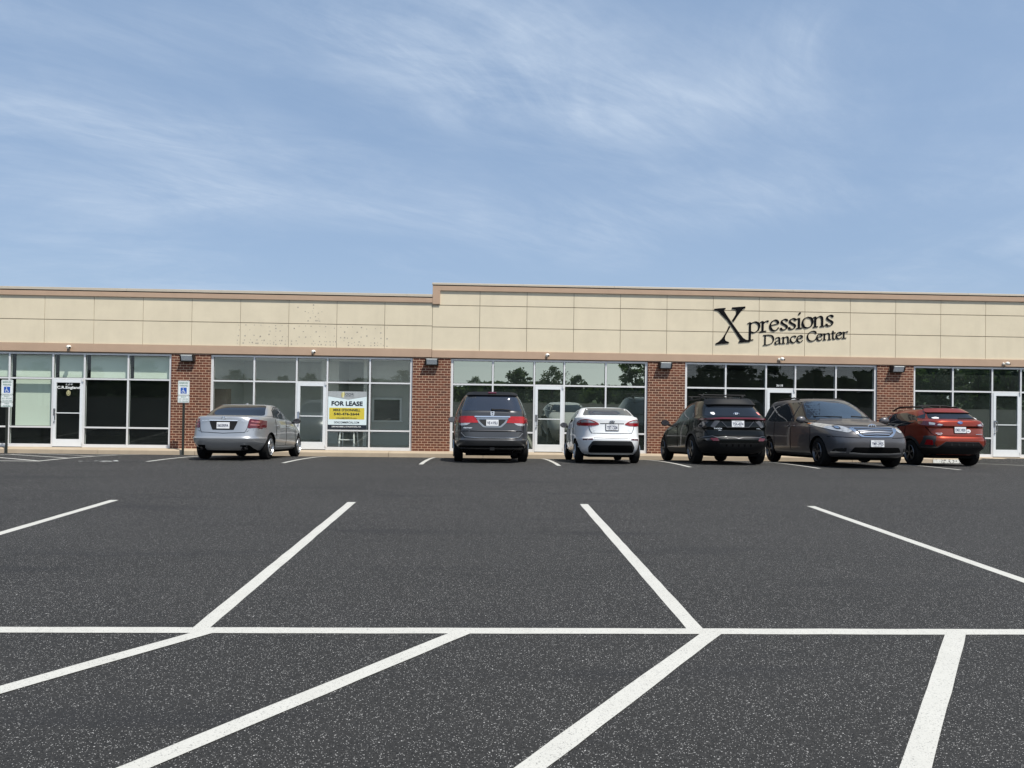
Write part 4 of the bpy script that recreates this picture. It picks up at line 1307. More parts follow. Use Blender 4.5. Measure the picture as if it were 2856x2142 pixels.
    def arch_trim(self, rear_axle, wb, w=.055, mat='clad'):
        for sy in (rear_axle, rear_axle + wb):
            for s in ('right', 'left'):
                R = self.rt * 1.13 + w * .45
                pts = [(sy + R * math.cos(math.radians(t)), self.rt + R * math.sin(math.radians(t))) for t in range(-20, 201, 10)]
                self.strip('wheel_arch_trim', pts, w, s, mat, off=.008)

    def under(self, parts):
        m = MB()
        for a in parts:
            m.box(*a)
        m.build('underbody', 'dark', self.root, bevel=.01)


for n_, c_, me_, ro_ in (('paint_silver', (.38, .39, .40, 1), .7, .36), ('paint_grey', (.070, .070, .072, 1), .6, .30), ('paint_white', (.74, .75, .75, 1), .0, .35),
                         ('paint_black', (.003, .004, .004, 1), .1, .3), ('paint_charcoal', (.10, .098, .103, 1), .5, .36), ('paint_orange', (.20, .028, .013, 1), .4, .36)):
    M[n_] = mat_carpaint(n_, c_, me_, ro_, {'paint_charcoal': .35, 'paint_black': .5, 'paint_grey': .55}.get(n_, .75))

# ---- silver sedan
c = Car('silver_sedan', 'silver four-door sedan parked nose-in beside the vacant lease shopfront',
        [(.20, -2.18, 2.20, .78, .80, .74, 4, 3.5), (.30, -2.30, 2.33, .83, .87, .80, 4.5, 4), (.45, -2.385, 2.39, .865, .91, .85, 5.8, 4), (.535, -2.41, 2.40, .885, .917, .86, 5.8, 4), (.56, -2.375, 2.40, .872, .917, .86, 5.8, 4),
         (.75, -2.345, 2.30, .86, .91, .85, 5.8, 3.5), (.92, -2.325, 2.02, .845, .90, .82, 5.6, 3), (1.03, -2.325, 1.4, .81, .88, .78, 4.6, 3), (1.068, -2.26, 1.05, .78, .865, .755, 4.2, 3),
         (1.085, -1.90, .98, .76, .85, .74, 4, 3), (1.115, -1.70, .88, .785, .84, .71, 5, 3), (1.22, -1.48, .62, .735, .785, .65, 5, 3.5), (1.34, -1.18, .28, .66, .70, .57, 4.8, 3.5), (1.405, -.94, .02, .58, .63, .51, 4.2, 3),
         (1.432, -.62, -.1, .38, .46, .38, 3, 3), (1.442, -.36, -.3, .08, .1, .08, 2.5, 2.5)],
        'paint_silver', (-6.29, 20.28), 0.5, 2.74, -1.40, 1.53, .325, .215, 'rim')
c.patch('rear_window', [(-.735, 1.105), (.735, 1.105), (.60, 1.385), (-.60, 1.385)], 'rear', 'carglass', rnd=.06)
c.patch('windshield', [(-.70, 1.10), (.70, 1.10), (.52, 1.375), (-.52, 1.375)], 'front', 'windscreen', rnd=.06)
c.both('side_window', [(-1.10, 1.06), (-.14, 1.03), (-.16, 1.335), (-.62, 1.335), (-.98, 1.24)], 'side', 'carglass', rnd=.05)
c.both('side_window', [(-.07, 1.03), (.84, 1.02), (.50, 1.20), (.14, 1.325), (-.09, 1.34)], 'side', 'carglass', rnd=.04)
c.both('taillight', [(.595, 1.01), (.78, .99), (.845, .97), (.855, .80), (.60, .775), (.57, .80)], 'rear', 'darkred', off=.008)
c.both('lamp_bar', [(.63, .965), (.77, .95), (.78, .92), (.63, .93)], 'rear', 'pink', off=.012); c.both('lamp_bar', [(.62, .885), (.77, .875), (.78, .845), (.615, .85)], 'rear', 'pink', off=.012)
c.patch('plate_recess', [(-.335, .955), (.335, .955), (.325, .90), (.255, .735), (-.255, .735), (-.325, .90)], 'rear', 'black', off=.006)
c.strip('chrome_trim', [(-.34, .965), (.34, .965)], .022, 'rear', 'chrome', off=.014)
c.plate(0, .845, '5653RPA'); c.emblem(0, 1.02, 'caliper', .05)
c.badge('ACURA', -.44, .955, .16, .025); c.badge('TL', .46, .955, .07, .025)
c.seams([[(-.11, 1.02), (-.10, .36)], [(.86, 1.0), (.92, .7), (.90, .36)], [(-1.05, 1.03), (-1.02, .72), (-.98, .60)]], [[(-.60, 1.0), (-.56, .76), (-.52, .68), (0, .655), (.52, .68), (.56, .76), (.60, 1.0)]])
c.strip('bumper_seam', [(-.86, .78), (-.60, .72), (-.5, .66)], .01, 'rear', 'dark', off=.002); c.strip('bumper_seam', [(.86, .78), (.60, .72), (.5, .66)], .01, 'rear', 'dark', off=.002)
c.both('side_marker', [(-2.08, .80), (-1.93, .80), (-1.93, .775), (-2.08, .775)], 'side', 'darkred', off=.006, rnd=0)
c.both('exhaust_cutout', [(.42, .37), (.62, .37), (.70, .24), (.42, .24)], 'rear', 'dark', off=.004)
for s in (-1, 1):
    m = MB(); m.cyl((s * .53, -2.40, .28), (s * .53, -2.1, .28), .036, .036, 14, caps=False); m.build('exhaust_pipe', 'rim_dark', c.root, smooth=True)
c.mirrors(.62, 1.02, .90, cap='trimblack'); c.handle(-.88, .86, 'paint_silver'); c.handle(.05, .87, 'paint_silver')
c.strip('window_trim', [(-1.14, 1.05), (-.96, 1.26), (-.62, 1.36), (-.1, 1.365), (.16, 1.35), (.54, 1.21), (.88, 1.02)], .016, 'right', 'black'); c.strip('window_trim', [(-1.14, 1.05), (-.96, 1.26), (-.62, 1.36), (-.1, 1.365), (.16, 1.35), (.54, 1.21), (.88, 1.02)], .016, 'left', 'black')
m = MB(); m.ball((0, -.62, 1.43), .035, .07, .03, 10, 6); m.build('antenna', 'paint_silver', c.root, smooth=True)
c.strip('side_skirt', [(-.95, .30), (.95, .30)], .03, 'right', 'paint_silver', off=.02)
c.under([(-.6, .6, -2.1, 2.0, .16, .30)])

# ---- grey minivan, rear view
c = Car('grey_minivan', 'grey minivan parked nose-in with bright red tail lamps, next to the white sedan',
        [(.22, -2.25, 2.30, .80, .86, .78, 4, 3.5), (.36, -2.48, 2.48, .90, .95, .86, 5, 4), (.50, -2.555, 2.55, .935, .975, .89, 5.5, 4), (.555, -2.57, 2.56, .94, .98, .89, 5.5, 4), (.60, -2.515, 2.55, .94, .98, .89, 5.5, 4),
         (.78, -2.495, 2.48, .935, .978, .88, 6, 4), (.80, -2.485, 2.46, .935, .978, .88, 6, 4), (1.0, -2.475, 2.1, .92, .965, .86, 6, 3.2), (1.10, -2.465, 1.65, .895, .95, .84, 6, 3), (1.22, -2.45, 1.30, .865, .92, .80, 6, 3), (1.30, -2.42, 1.15, .835, .895, .77, 6, 3.2),
         (1.50, -2.34, .75, .745, .81, .68, 6, 3.5), (1.64, -2.27, .40, .675, .735, .6, 6, 3.5), (1.71, -2.20, .15, .625, .68, .54, 5, 3.2), (1.742, -2.02, -.1, .55, .6, .46, 4, 3), (1.758, -1.2, -.5, .3, .35, .3, 3, 3), (1.762, -.9, -.8, .08, .1, .08, 2.5, 2.5)],
        'paint_grey', (.16, 20.50), -1.5, 3.0, -1.50, 1.66, .345, .225, 'rim')
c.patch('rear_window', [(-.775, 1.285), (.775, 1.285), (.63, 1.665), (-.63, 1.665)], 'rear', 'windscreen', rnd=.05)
c.patch('spoiler', [(-.63, 1.655), (.63, 1.655), (.585, 1.725), (-.585, 1.725)], 'rear', 'black', off=.05, rnd=.03)
c.patch('brake_lamp', [(-.10, 1.69), (.10, 1.69), (.10, 1.712), (-.10, 1.712)], 'rear', 'darkred', off=.056, rnd=.005)
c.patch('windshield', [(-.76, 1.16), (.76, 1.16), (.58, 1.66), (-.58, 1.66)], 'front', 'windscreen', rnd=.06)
c.both('side_window', [(-2.20, 1.22), (-1.05, 1.18), (-1.05, 1.63), (-2.05, 1.60)], 'side', 'carglass', rnd=.05)
c.both('side_window', [(-.98, 1.18), (.05, 1.14), (.05, 1.64), (-.98, 1.63)], 'side', 'carglass', rnd=.05)
c.both('side_window', [(.12, 1.14), (1.15, 1.10), (.75, 1.42), (.35, 1.60), (.12, 1.63)], 'side', 'carglass', rnd=.05)
c.both('taillight', [(.42, 1.145), (.78, 1.15), (.78, .975), (.34, .985), (.36, 1.02)], 'rear', 'brightred', off=.012)
c.both('taillight', [(.785, 1.15), (.93, 1.13), (.935, .975), (.785, .975)], 'rear', 'red', off=.010)
c.both('reverse_lamp', [(.53, .982), (.78, .972), (.78, .91), (.62, .925)], 'rear', 'clear', off=.009); c.both('reverse_lamp', [(.79, .97), (.935, .97), (.93, .93), (.79, .93)], 'rear', 'clear', off=.009)
c.patch('plate_garnish', [(-.40, 1.11), (.40, 1.11), (.36, 1.0), (.22, .87), (-.22, .87), (-.36, 1.0)], 'rear', 'rim', off=.006, rnd=.04)
c.patch('plate_recess', [(-.34, 1.06), (.34, 1.06), (.30, 1.0), (.19, .90), (-.19, .90), (-.30, 1.0)], 'rear', 'clad', off=.010, rnd=.03)
c.strip('chrome_trim', [(-.44, 1.135), (.44, 1.135)], .03, 'rear', 'chrome', off=.022); c.strip('garnish_lip', [(-.40, 1.085), (.40, 1.085)], .014, 'rear', 'rim', off=.03)
c.plate(0, .985, 'VE 4 FSU'); c.emblem(0, 1.215, 'h_square', .05); c.badge('ODYSSEY', -.60, .855, .22, .026)
c.seams([[(.09, 1.65), (.10, .45)], [(-1.02, 1.63), (-1.0, .45)], [(1.12, 1.08), (1.2, .5)]], [[(-.80, 1.28), (-.79, .95), (-.77, .75), (-.68, .615), (0, .60), (.68, .615), (.77, .75), (.79, .95), (.80, 1.28)]])
c.strip('lid_crease', [(-.74, .775), (.74, .775)], .022, 'rear', 'dark', off=.003)
c.strip('lid_edge', [(-.765, .74), (-.67, .632), (-.3, .605), (.3, .605), (.67, .632), (.765, .74)], .012, 'rear', 'rim', off=.012)
c.patch('bumper_valance', [(-.84, .42), (.84, .42), (.78, .26), (-.78, .26)], 'rear', 'dark', off=.004)
l, _ = c.hit(.1, 1.30, 'rear')
m = MB(); m.tube([(.0, l.y - .03, 1.315), (.25, l.y - .035, 1.32), (.46, l.y - .03, 1.30)], .013); m.ball((.0, l.y - .02, 1.312), .035, .03, .03, 10, 6); m.build('wiper', 'black', c.root, smooth=True)
m = MB(); m.box(-.06, .06, -2.5, -2.3, .30, .40); m.build('tow_hitch', 'black', c.root, bevel=.008)
m = MB(); m.cyl((.55, -2.45, .27), (.55, -2.2, .27), .03, caps=False); m.build('exhaust_pipe', 'rim', c.root)
c.mirrors(.93, 1.14, .94, .12, .085, cap='paint_grey'); c.handle(-.15, .98, 'paint_grey'); c.handle(.25, .98, 'paint_grey')
c.under([(-.65, .65, -2.2, 2.0, .17, .32)])

# ---- white sedan, rear view
c = Car('white_sedan', 'small white sedan parked nose-in with leaf-shaped tail lamps, next to the grey minivan',
        [(.20, -1.92, 2.0, .68, .74, .68, 4, 3.5), (.33, -2.10, 2.12, .77, .82, .74, 4.2, 3.5), (.50, -2.185, 2.18, .805, .85, .78, 4.2, 3.5), (.62, -2.205, 2.2, .815, .86, .79, 4.2, 3.5), (.66, -2.165, 2.19, .815, .86, .79, 4.2, 3.5),
         (.85, -2.13, 2.0, .80, .855, .77, 4.2, 3.2), (1.0, -2.125, 1.7, .78, .845, .74, 4.2, 3), (1.10, -2.13, 1.3, .75, .83, .71, 4.2, 3), (1.160, -2.115, 1.0, .72, .815, .69, 4.0, 3), (1.185, -2.0, .92, .70, .805, .68, 4, 3), (1.20, -1.80, .88, .68, .80, .67, 4, 3),
         (1.25, -1.61, .75, .645, .77, .63, 4, 3.3), (1.36, -1.33, .42, .575, .69, .55, 4, 3.3), (1.43, -1.08, .1, .51, .60, .48, 3.8, 3), (1.465, -.75, -.1, .38, .44, .36, 3, 2.8), (1.478, -.36, -.3, .08, .1, .08, 2.5, 2.5)],
        'paint_white', (3.24, 20.22), .6, 2.49, -1.235, 1.45, .300, .19, 'rim')
c.patch('rear_window', [(-.65, 1.225), (.65, 1.225), (.52, 1.43), (-.52, 1.43)], 'rear', 'windscreen_cool', rnd=.05)
c.patch('windshield', [(-.66, 1.20), (.66, 1.20), (.50, 1.425), (-.50, 1.425)], 'front', 'windscreen', rnd=.05)
c.both('side_window', [(-.98, 1.12), (-.20, 1.05), (-.18, 1.37), (-.62, 1.385), (-.90, 1.28)], 'side', 'carglass', rnd=.05)
c.both('side_window', [(-.13, 1.05), (.80, 1.0), (.45, 1.20), (.08, 1.36), (-.12, 1.38)], 'side', 'carglass', rnd=.05)
c.both('taillight', [(.30, .985), (.42, 1.06), (.58, 1.115), (.70, 1.115), (.79, 1.06), (.80, .955), (.62, .945), (.44, .95)], 'rear', 'red', off=.010, rnd=.05)
c.both('lamp_insert', [(.40, 1.025), (.58, 1.098), (.69, 1.10), (.77, 1.05), (.775, 1.03), (.58, 1.028)], 'rear', 'clear', off=.014, rnd=.02)
c.strip('chrome_trim', [(-.30, 1.005), (.30, 1.005)], .018, 'rear', 'black', off=.005)
c.plate(0, .915, 'TET-7206', frame=1, sub='STEVEN NISSAN', top='VIRGINIA'); c.emblem(0, 1.055, 'oval_script', .042)
c.badge('SE', -.44, .855, .05, .022); c.badge('Fiesta', .46, .855, .12, .03, shear=.2)
c.seams([[(-.155, 1.04), (-.15, .34)], [(.80, .98), (.86, .7), (.84, .36)], [(-.98, 1.10), (-.95, .75), (-.85, .5)]], [[(-.565, .94), (-.55, .86), (-.50, .765), (0, .755), (.50, .765), (.55, .86), (.565, .94)], [(-.46, .645), (0, .64), (.46, .645)]])
c.both('reflector', [(.48, .632), (.70, .625), (.70, .592), (.48, .597)], 'rear', 'darkred', off=.006, rnd=.01)
c.patch('bumper_valance', [(-.48, .575), (.48, .575), (.58, .42), (.56, .28), (-.56, .28), (-.58, .42)], 'rear', 'clad', off=.010, rnd=.04)
c.patch('valance_recess', [(-.50, .47), (.50, .47), (.56, .30), (-.56, .30)], 'rear', 'dark', off=.014, rnd=.04)
m = MB(); m.box(-.02, .02, -.62, -.56, 1.455, 1.485); m.cyl((0, -.6, 1.48), (0, -.78, 1.66), .005, .003, 6); m.build('antenna', 'black', c.root)
c.mirrors(.66, 1.0, .84, .105, .075, cap='trimblack'); c.handle(-.78, .92, 'paint_white'); c.handle(.0, .90, 'paint_white')
c.strip('window_trim', [(-1.0, 1.10), (-.92, 1.29), (-.62, 1.41), (-.1, 1.405), (.1, 1.385), (.5, 1.20), (.84, .99)], .016, 'left', 'black'); c.strip('window_trim', [(-1.0, 1.10), (-.92, 1.29), (-.62, 1.41), (-.1, 1.405), (.1, 1.385), (.5, 1.20), (.84, .99)], .016, 'right', 'black')
c.strip('body_crease', [(-1.6, .42), (1.0, .34)], .03, 'left', 'paint_white', off=.016)
c.under([(-.55, .55, -1.8, 1.8, .16, .28)])

# ---- black crossover
c = Car('black_crossover', 'black crossover with roof crossbars parked nose-in beside the white sedan',
        [(.24, -2.05, 2.05, .78, .84, .76, 4, 3.5), (.38, -2.24, 2.22, .86, .92, .84, 4.5, 4), (.52, -2.295, 2.29, .885, .93, .86, 5.8, 4), (.62, -2.315, 2.31, .89, .93, .87, 5.8, 4), (.69, -2.265, 2.31, .89, .93, .87, 5.8, 4),
         (.85, -2.225, 2.25, .88, .925, .86, 5.8, 3.5), (.92, -2.255, 2.1, .875, .92, .85, 5.8, 3.3), (1.06, -2.235, 1.4, .855, .905, .80, 5.8, 3), (1.13, -2.265, 1.08, .835, .893, .77, 5.8, 3), (1.19, -2.19, .96, .79, .87, .735, 5.4, 3.2), (1.38, -1.99, .6, .70, .78, .64, 4.5, 3.4),
         (1.52, -1.83, .28, .62, .69, .56, 4.5, 3.4), (1.585, -1.78, .05, .56, .63, .5, 4, 3), (1.625, -1.62, -.15, .46, .53, .42, 3.5, 3), (1.645, -1.0, -.45, .25, .3, .25, 3, 2.8), (1.65, -.8, -.7, .08, .1, .08, 2.5, 2.5)],
        'paint_black', (6.42, 20.52), -.5, 2.755, -1.355, 1.58, .362, .235, 'rim_dark', size=1.035)
c.patch('rear_window', [(-.74, 1.19), (.74, 1.19), (.60, 1.47), (-.60, 1.47)], 'rear', 'carglass', rnd=.06)
c.patch('spoiler', [(-.62, 1.45), (.62, 1.45), (.57, 1.59), (-.57, 1.59)], 'rear', 'black', off=.06, rnd=.05)
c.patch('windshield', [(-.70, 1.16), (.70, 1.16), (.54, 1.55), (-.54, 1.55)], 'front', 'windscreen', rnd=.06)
c.both('side_window', [(-1.62, 1.24), (-1.28, 1.13), (-.24, 1.08), (-.22, 1.52), (-.95, 1.52), (-1.42, 1.42)], 'side', 'carglass', rnd=.05)
c.both('side_window', [(-.15, 1.08), (.92, 1.04), (.55, 1.28), (.18, 1.48), (-.13, 1.52)], 'side', 'carglass', rnd=.05)
c.strip('lamp_bar', [(-.84, 1.115), (-.4, 1.135), (.4, 1.135), (.84, 1.115)], .030, 'rear', 'darkred', off=.012)
c.both('taillight', [(.42, 1.08), (.56, 1.08), (.66, .93), (.58, .90)], 'rear', 'smoke', off=.010, rnd=.02); c.both('taillight', [(.66, 1.08), (.78, 1.08), (.86, .94), (.80, .91)], 'rear', 'smoke', off=.010, rnd=.02)
c.strip('lid_crease', [(-.40, 1.06), (-.27, .92), (.27, .92), (.40, 1.06)], .014, 'rear', 'rim_dark', off=.010)
c.plate(0, 1.0, 'TSX-4574', sub='VIRGINIA', top='VIRGINIA'); c.emblem(0, 1.245, 'h_oval', .05)
c.badge('TUCSON', -.50, .885, .20, .026); c.badge('HTRAC', .52, .885, .10, .018); c.badge('SEL', -.44, .845, .08, .02)
c.both('reflector', [(.52, .65), (.68, .64), (.62, .585), (.48, .585)], 'rear', 'darkred', off=.012, rnd=.01); c.both('reflector', [(.69, .64), (.78, .63), (.74, .585), (.635, .585)], 'rear', 'smoke', off=.011, rnd=.01)
c.strip('bumper_trim', [(-.84, .66), (-.62, .70), (-.52, .66), (-.10, .66), (0, .64), (.10, .66), (.52, .66), (.62, .70), (.84, .66)], .018, 'rear', 'rim_dark', off=.010)
c.patch('bumper_cladding', [(-.85, .57), (-.55, .565), (-.48, .53), (.48, .53), (.55, .565), (.85, .57), (.80, .30), (-.80, .30)], 'rear', 'black', off=.008, rnd=.03)
for i in range(5):
    c.patch('bumper_notch', [(-.30 + .15 * i - .025, .505), (-.30 + .15 * i + .025, .505), (-.30 + .15 * i + .018, .45), (-.30 + .15 * i - .018, .45)], 'rear', 'dark', off=.013, rnd=.008, step=.05)
c.patch('window_sticker', [(-.60, 1.285), (-.52, 1.29), (-.51, 1.24), (-.55, 1.215), (-.60, 1.24)], 'rear', 'stickerwhite', off=.006, rnd=.015); c.patch('window_sticker', [(.54, 1.30), (.62, 1.295), (.66, 1.225), (.58, 1.23)], 'rear', 'stickerpink', off=.006, rnd=.008)
c.seams([[(-.185, 1.06), (-.18, .42)], [(.90, 1.02), (.98, .7), (.95, .42)], [(-1.25, 1.12), (-1.15, .85), (-.98, .7)]], [[(-.80, 1.16), (-.84, 1.0), (-.70, .72), (0, .69), (.70, .72), (.84, 1.0), (.80, 1.16)]])
c.arch_trim(-1.355, 2.755); c.strip('sill_cladding', [(-.95, .34), (1.0, .34)], .12, 'left', 'clad', off=.012); c.strip('sill_cladding', [(-.95, .34), (1.0, .34)], .12, 'right', 'clad', off=.012)
for s in (-1, 1):
    m = MB(); m.tube([(s * .52, -1.45, 1.60), (s * .525, -1.30, 1.665), (s * .53, .0, 1.68), (s * .525, .18, 1.60)], .018); m.build('roof_rail', 'black', c.root, smooth=True)
for y_ in (-1.10, -.15):
    m = MB(); m.box(-.62, .62, y_ - .035, y_ + .035, 1.755, 1.785); m.build('crossbar', 'black', c.root, bevel=.012)
    for s in (-1, 1):
        m = MB(); m.box(s * .53 - .035, s * .53 + .035, y_ - .05, y_ + .05, 1.66, 1.757); m.build('bar_foot', 'black', c.root, bevel=.012)
m = MB(); m.prism([(-1.42, 1.62), (-1.22, 1.63), (-1.38, 1.70), (-1.42, 1.69)], -.022, .022, 'x'); m.build('antenna', 'trimblack', c.root)
c.mirrors(.80, 1.08, .90, .12, .085, cap='paint_black'); c.handle(-.95, .98, 'paint_black'); c.handle(.0, .96, 'paint_black')
c.under([(-.6, .6, -2.0, 1.9, .20, .34)])

# ---- dark minivan, front view (backed in)
c = Car('dark_minivan', 'dark grey minivan backed in and facing out with chrome grille',
        [(.20, -2.30, 2.28, .82, .86, .84, 4, 4), (.30, -2.45, 2.45, .88, .95, .90, 4.5, 5.5), (.45, -2.52, 2.52, .92, .985, .93, 5, 5.5), (.60, -2.54, 2.54, .94, .99, .94, 5.5, 5.4), (.75, -2.52, 2.51, .945, .99, .935, 6, 5.0),
         (.86, -2.51, 2.45, .94, .985, .92, 6, 4.4), (.95, -2.50, 2.33, .935, .98, .90, 6, 3.7), (1.02, -2.495, 2.08, .925, .97, .85, 6, 2.9), (1.08, -2.49, 1.76, .915, .96, .84, 6, 3), (1.13, -2.48, 1.46, .90, .945, .82, 6, 3), (1.18, -2.47, 1.30, .885, .93, .80, 6, 3.2),
         (1.40, -2.36, .86, .80, .84, .72, 6, 3.6), (1.58, -2.27, .48, .72, .76, .64, 5.5, 3.6), (1.67, -2.20, .22, .66, .70, .57, 5, 3.2), (1.715, -2.02, -.05, .58, .62, .5, 4, 3), (1.74, -1.3, -.5, .32, .36, .3, 3, 3), (1.745, -.95, -.85, .08, .1, .08, 2.5, 2.5)],
        'paint_charcoal', (9.58, 20.02), 180.6, 3.03, -1.47, 1.66, .345, .225, 'rim_dark', size=1.06)
c.patch('windshield', [(-.80, 1.165), (.80, 1.165), (.61, 1.64), (-.61, 1.64)], 'front', 'windscreen_cool', rnd=.07)
c.both('side_window', [(.10, 1.10), (1.12, 1.10), (.78, 1.38), (.44, 1.58), (.10, 1.62)], 'side', 'carglass', rnd=.05)
c.both('side_window', [(.04, 1.10), (-1.02, 1.12), (-1.02, 1.60), (.04, 1.62)], 'side', 'carglass', rnd=.05)
c.both('side_window', [(-1.09, 1.12), (-2.20, 1.20), (-2.02, 1.52), (-1.09, 1.60)], 'side', 'carglass', rnd=.05)
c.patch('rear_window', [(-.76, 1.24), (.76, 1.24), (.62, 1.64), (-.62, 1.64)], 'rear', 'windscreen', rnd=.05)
c.both('headlight', [(.50, .86), (.62, .96), (.80, 1.045), (.90, 1.06), (.90, .95), (.80, .86), (.60, .80)], 'front', 'headlamp', off=.010, rnd=.04)
c.both('headlamp_bezel', [(.665, .96), (.745, .975), (.765, .905), (.685, .875)], 'front', 'rim_dark', off=.013, rnd=.045); c.both('projector', [(.685, .945), (.735, .955), (.75, .91), (.70, .89)], 'front', 'chrome', off=.017, rnd=.03, step=.03)
c.both('turn_signal', [(.845, 1.04), (.895, 1.05), (.895, 1.02), (.855, 1.01)], 'front', 'amber', off=.014, rnd=.01)
c.patch('grille', [(-.46, .92), (.46, .92), (.40, .80), (.28, .735), (-.28, .735), (-.40, .80)], 'front', 'black', off=.006, rnd=.03)
for i, z in enumerate((.905, .868, .832, .796, .760)):
    w_ = (.47, .44, .40, .36, .31)[i]
    c.strip('grille_bar', [(-w_, z + .012), (0, z - .004), (w_, z + .012)], .014, 'front', 'chrome', off=.018)
c.both('grille_surround', [(.46, .93), (.56, .90), (.36, .715), (.26, .72), (.40, .80)], 'front', 'chrome', off=.012, rnd=.015)
c.strip('grille_lip', [(-.34, .722), (0, .715), (.34, .722)], .022, 'front', 'chrome', off=.016)
c.emblem(0, .955, 'ellipses', .07, 'front'); c.plate(0, .565, 'YMY-3925', 'front', sub='VIRGINIA', top='VIRGINIA')
c.patch('lower_intake', [(-.52, .475), (.52, .475), (.60, .34), (-.60, .34)], 'front', 'dark', off=.005, rnd=.04)
c.strip('chin_trim', [(-.60, .345), (-.3, .325), (.3, .325), (.60, .345)], .028, 'front', 'rim', off=.016)
c.both('fog_recess', [(.66, .46), (.84, .44), (.86, .36), (.66, .35)], 'front', 'black', off=.005, rnd=.02); c.both('fog_trim', [(.66, .37), (.86, .37), (.86, .35), (.66, .35)], 'front', 'rim', off=.012, rnd=.004)
c.seams([[(.07, 1.62), (.06, .40)], [(-1.055, 1.6), (-1.05, .42)], [(1.10, 1.08), (1.22, .8), (1.18, .42)]], [[(-.86, 1.02), (-.55, .985), (0, .97), (.55, .985), (.86, 1.02)], [(-.90, .72), (-.62, .70), (-.36, .69)], [(.90, .72), (.62, .70), (.36, .69)]], 'front')
l, _ = c.hit(0, 1.18, 'front')
for x_ in (-.45, .30):
    ps = []
    for t in (0, .5, 1):
        q, nr = c.hit(x_ + .5 * t - .1, 1.185 + .02 * t, 'front'); ps.append(q + nr * .02)
    m = MB(); m.tube(ps, .012); m.build('wiper', 'black', c.root)
for s in (-1, 1):
    m = MB(); m.tube([(s * .60, -1.75, 1.66), (s * .605, -1.6, 1.735), (s * .60, -.55, 1.755), (s * .585, -.30, 1.70)], .02); m.build('roof_rail', 'black', c.root, smooth=True)
c.mirrors(.92, 1.13, .95, .125, .09, cap='paint_charcoal'); c.handle(.22, .98, 'paint_charcoal'); c.handle(-.15, .98, 'paint_charcoal')
c.strip('chrome_trim', [(1.14, 1.085), (0, 1.085), (-1.1, 1.10), (-2.25, 1.185)], .014, 'right', 'rim_dark'); c.strip('chrome_trim', [(1.14, 1.085), (0, 1.085), (-1.1, 1.10), (-2.25, 1.185)], .014, 'left', 'rim_dark')
m = MB(); m.prism([(.06, 1.18), (-.06, 1.18), (-.05, 1.35), (.05, 1.35)], .1, .12, 'y'); m.build('interior_mirror', 'black', c.root)
c.under([(-.65, .65, -2.2, 2.1, .17, .30)])

# ---- orange crossover
c = Car('orange_crossover', 'burnt orange crossover parked nose-in beyond the dark minivan',
        [(.26, -1.95, 1.98, .74, .82, .74, 4, 3.5), (.40, -2.14, 2.15, .82, .88, .80, 4.3, 4), (.52, -2.215, 2.21, .85, .895, .83, 6, 4), (.68, -2.24, 2.24, .86, .90, .84, 6, 4), (.77, -2.205, 2.23, .86, .90, .84, 6, 4),
         (.80, -2.17, 2.2, .86, .90, .84, 6, 4), (1.0, -2.16, 1.8, .845, .885, .80, 6, 3), (1.06, -2.185, 1.5, .835, .878, .78, 6, 3), (1.19, -2.15, 1.0, .795, .848, .725, 5.5, 3.2), (1.235, -2.06, .90, .755, .825, .695, 5.2, 3.2), (1.38, -1.86, .58, .665, .74, .60, 5, 3.4),
         (1.47, -1.74, .30, .595, .67, .53, 4, 3.2), (1.515, -1.66, .12, .54, .6, .48, 4, 3), (1.545, -1.3, -.2, .40, .46, .38, 3.5, 3), (1.56, -.8, -.5, .15, .2, .15, 3, 2.8), (1.562, -.7, -.6, .06, .08, .06, 2.5, 2.5)],
        'paint_orange', (12.60, 20.92), .5, 2.67, -1.31, 1.53, .345, .225, 'rim_dark')
c.patch('rear_window', [(-.66, 1.245), (.66, 1.245), (.58, 1.42), (-.58, 1.42)], 'rear', 'carglass', rnd=.05)
c.patch('spoiler', [(-.60, 1.405), (.60, 1.405), (.53, 1.515), (-.53, 1.515)], 'rear', 'paint_orange', off=.035, rnd=.04)
c.patch('spoiler_shadow', [(-.58, 1.395), (.58, 1.395), (.59, 1.43), (-.59, 1.43)], 'rear', 'dark', off=.02, rnd=.01)  # dark band painted below the spoiler as its shade
c.both('quarter_glass', [(.60, 1.40), (.70, 1.255), (.78, 1.30)], 'rear', 'trimblack', off=.006, rnd=.02)
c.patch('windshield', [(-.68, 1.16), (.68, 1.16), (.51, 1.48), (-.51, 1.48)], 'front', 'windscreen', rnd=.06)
c.both('side_window', [(-1.62, 1.20), (-1.15, 1.08), (-.22, 1.05), (-.20, 1.44), (-.95, 1.44), (-1.40, 1.35)], 'side', 'carglass', rnd=.05)
c.both('side_window', [(-.13, 1.05), (.88, 1.02), (.52, 1.24), (.15, 1.42), (-.11, 1.44)], 'side', 'carglass', rnd=.05)
c.both('taillight', [(.42, 1.08), (.58, 1.135), (.76, 1.19), (.81, 1.19), (.83, 1.10), (.72, 1.05), (.50, 1.045)], 'rear', 'darkred', off=.010, rnd=.03)
c.both('lamp_insert', [(.62, 1.13), (.72, 1.16), (.73, 1.09), (.64, 1.08)], 'rear', 'clear', off=.014, rnd=.015); c.both('lamp_insert', [(.46, 1.09), (.56, 1.11), (.60, 1.075), (.50, 1.065)], 'rear', 'clear', off=.014, rnd=.015)
c.patch('plate_recess', [(-.46, .99), (.46, .99), (.36, .82), (-.36, .82)], 'rear', 'paint_orange', off=-.002, rnd=.03)
c.strip('lid_crease', [(-.50, 1.03), (.50, 1.03)], .02, 'rear', 'dark', off=.002)
c.plate(0, .955, 'DEC 820', frame=1); c.emblem(0, 1.145, 'stars', .055)
c.patch('oval_sticker', [(.22 + .07 * math.cos(t * .5236), .925 + .05 * math.sin(t * .5236)) for t in range(12)], 'rear', 'stickerwhite', off=.006, rnd=0)
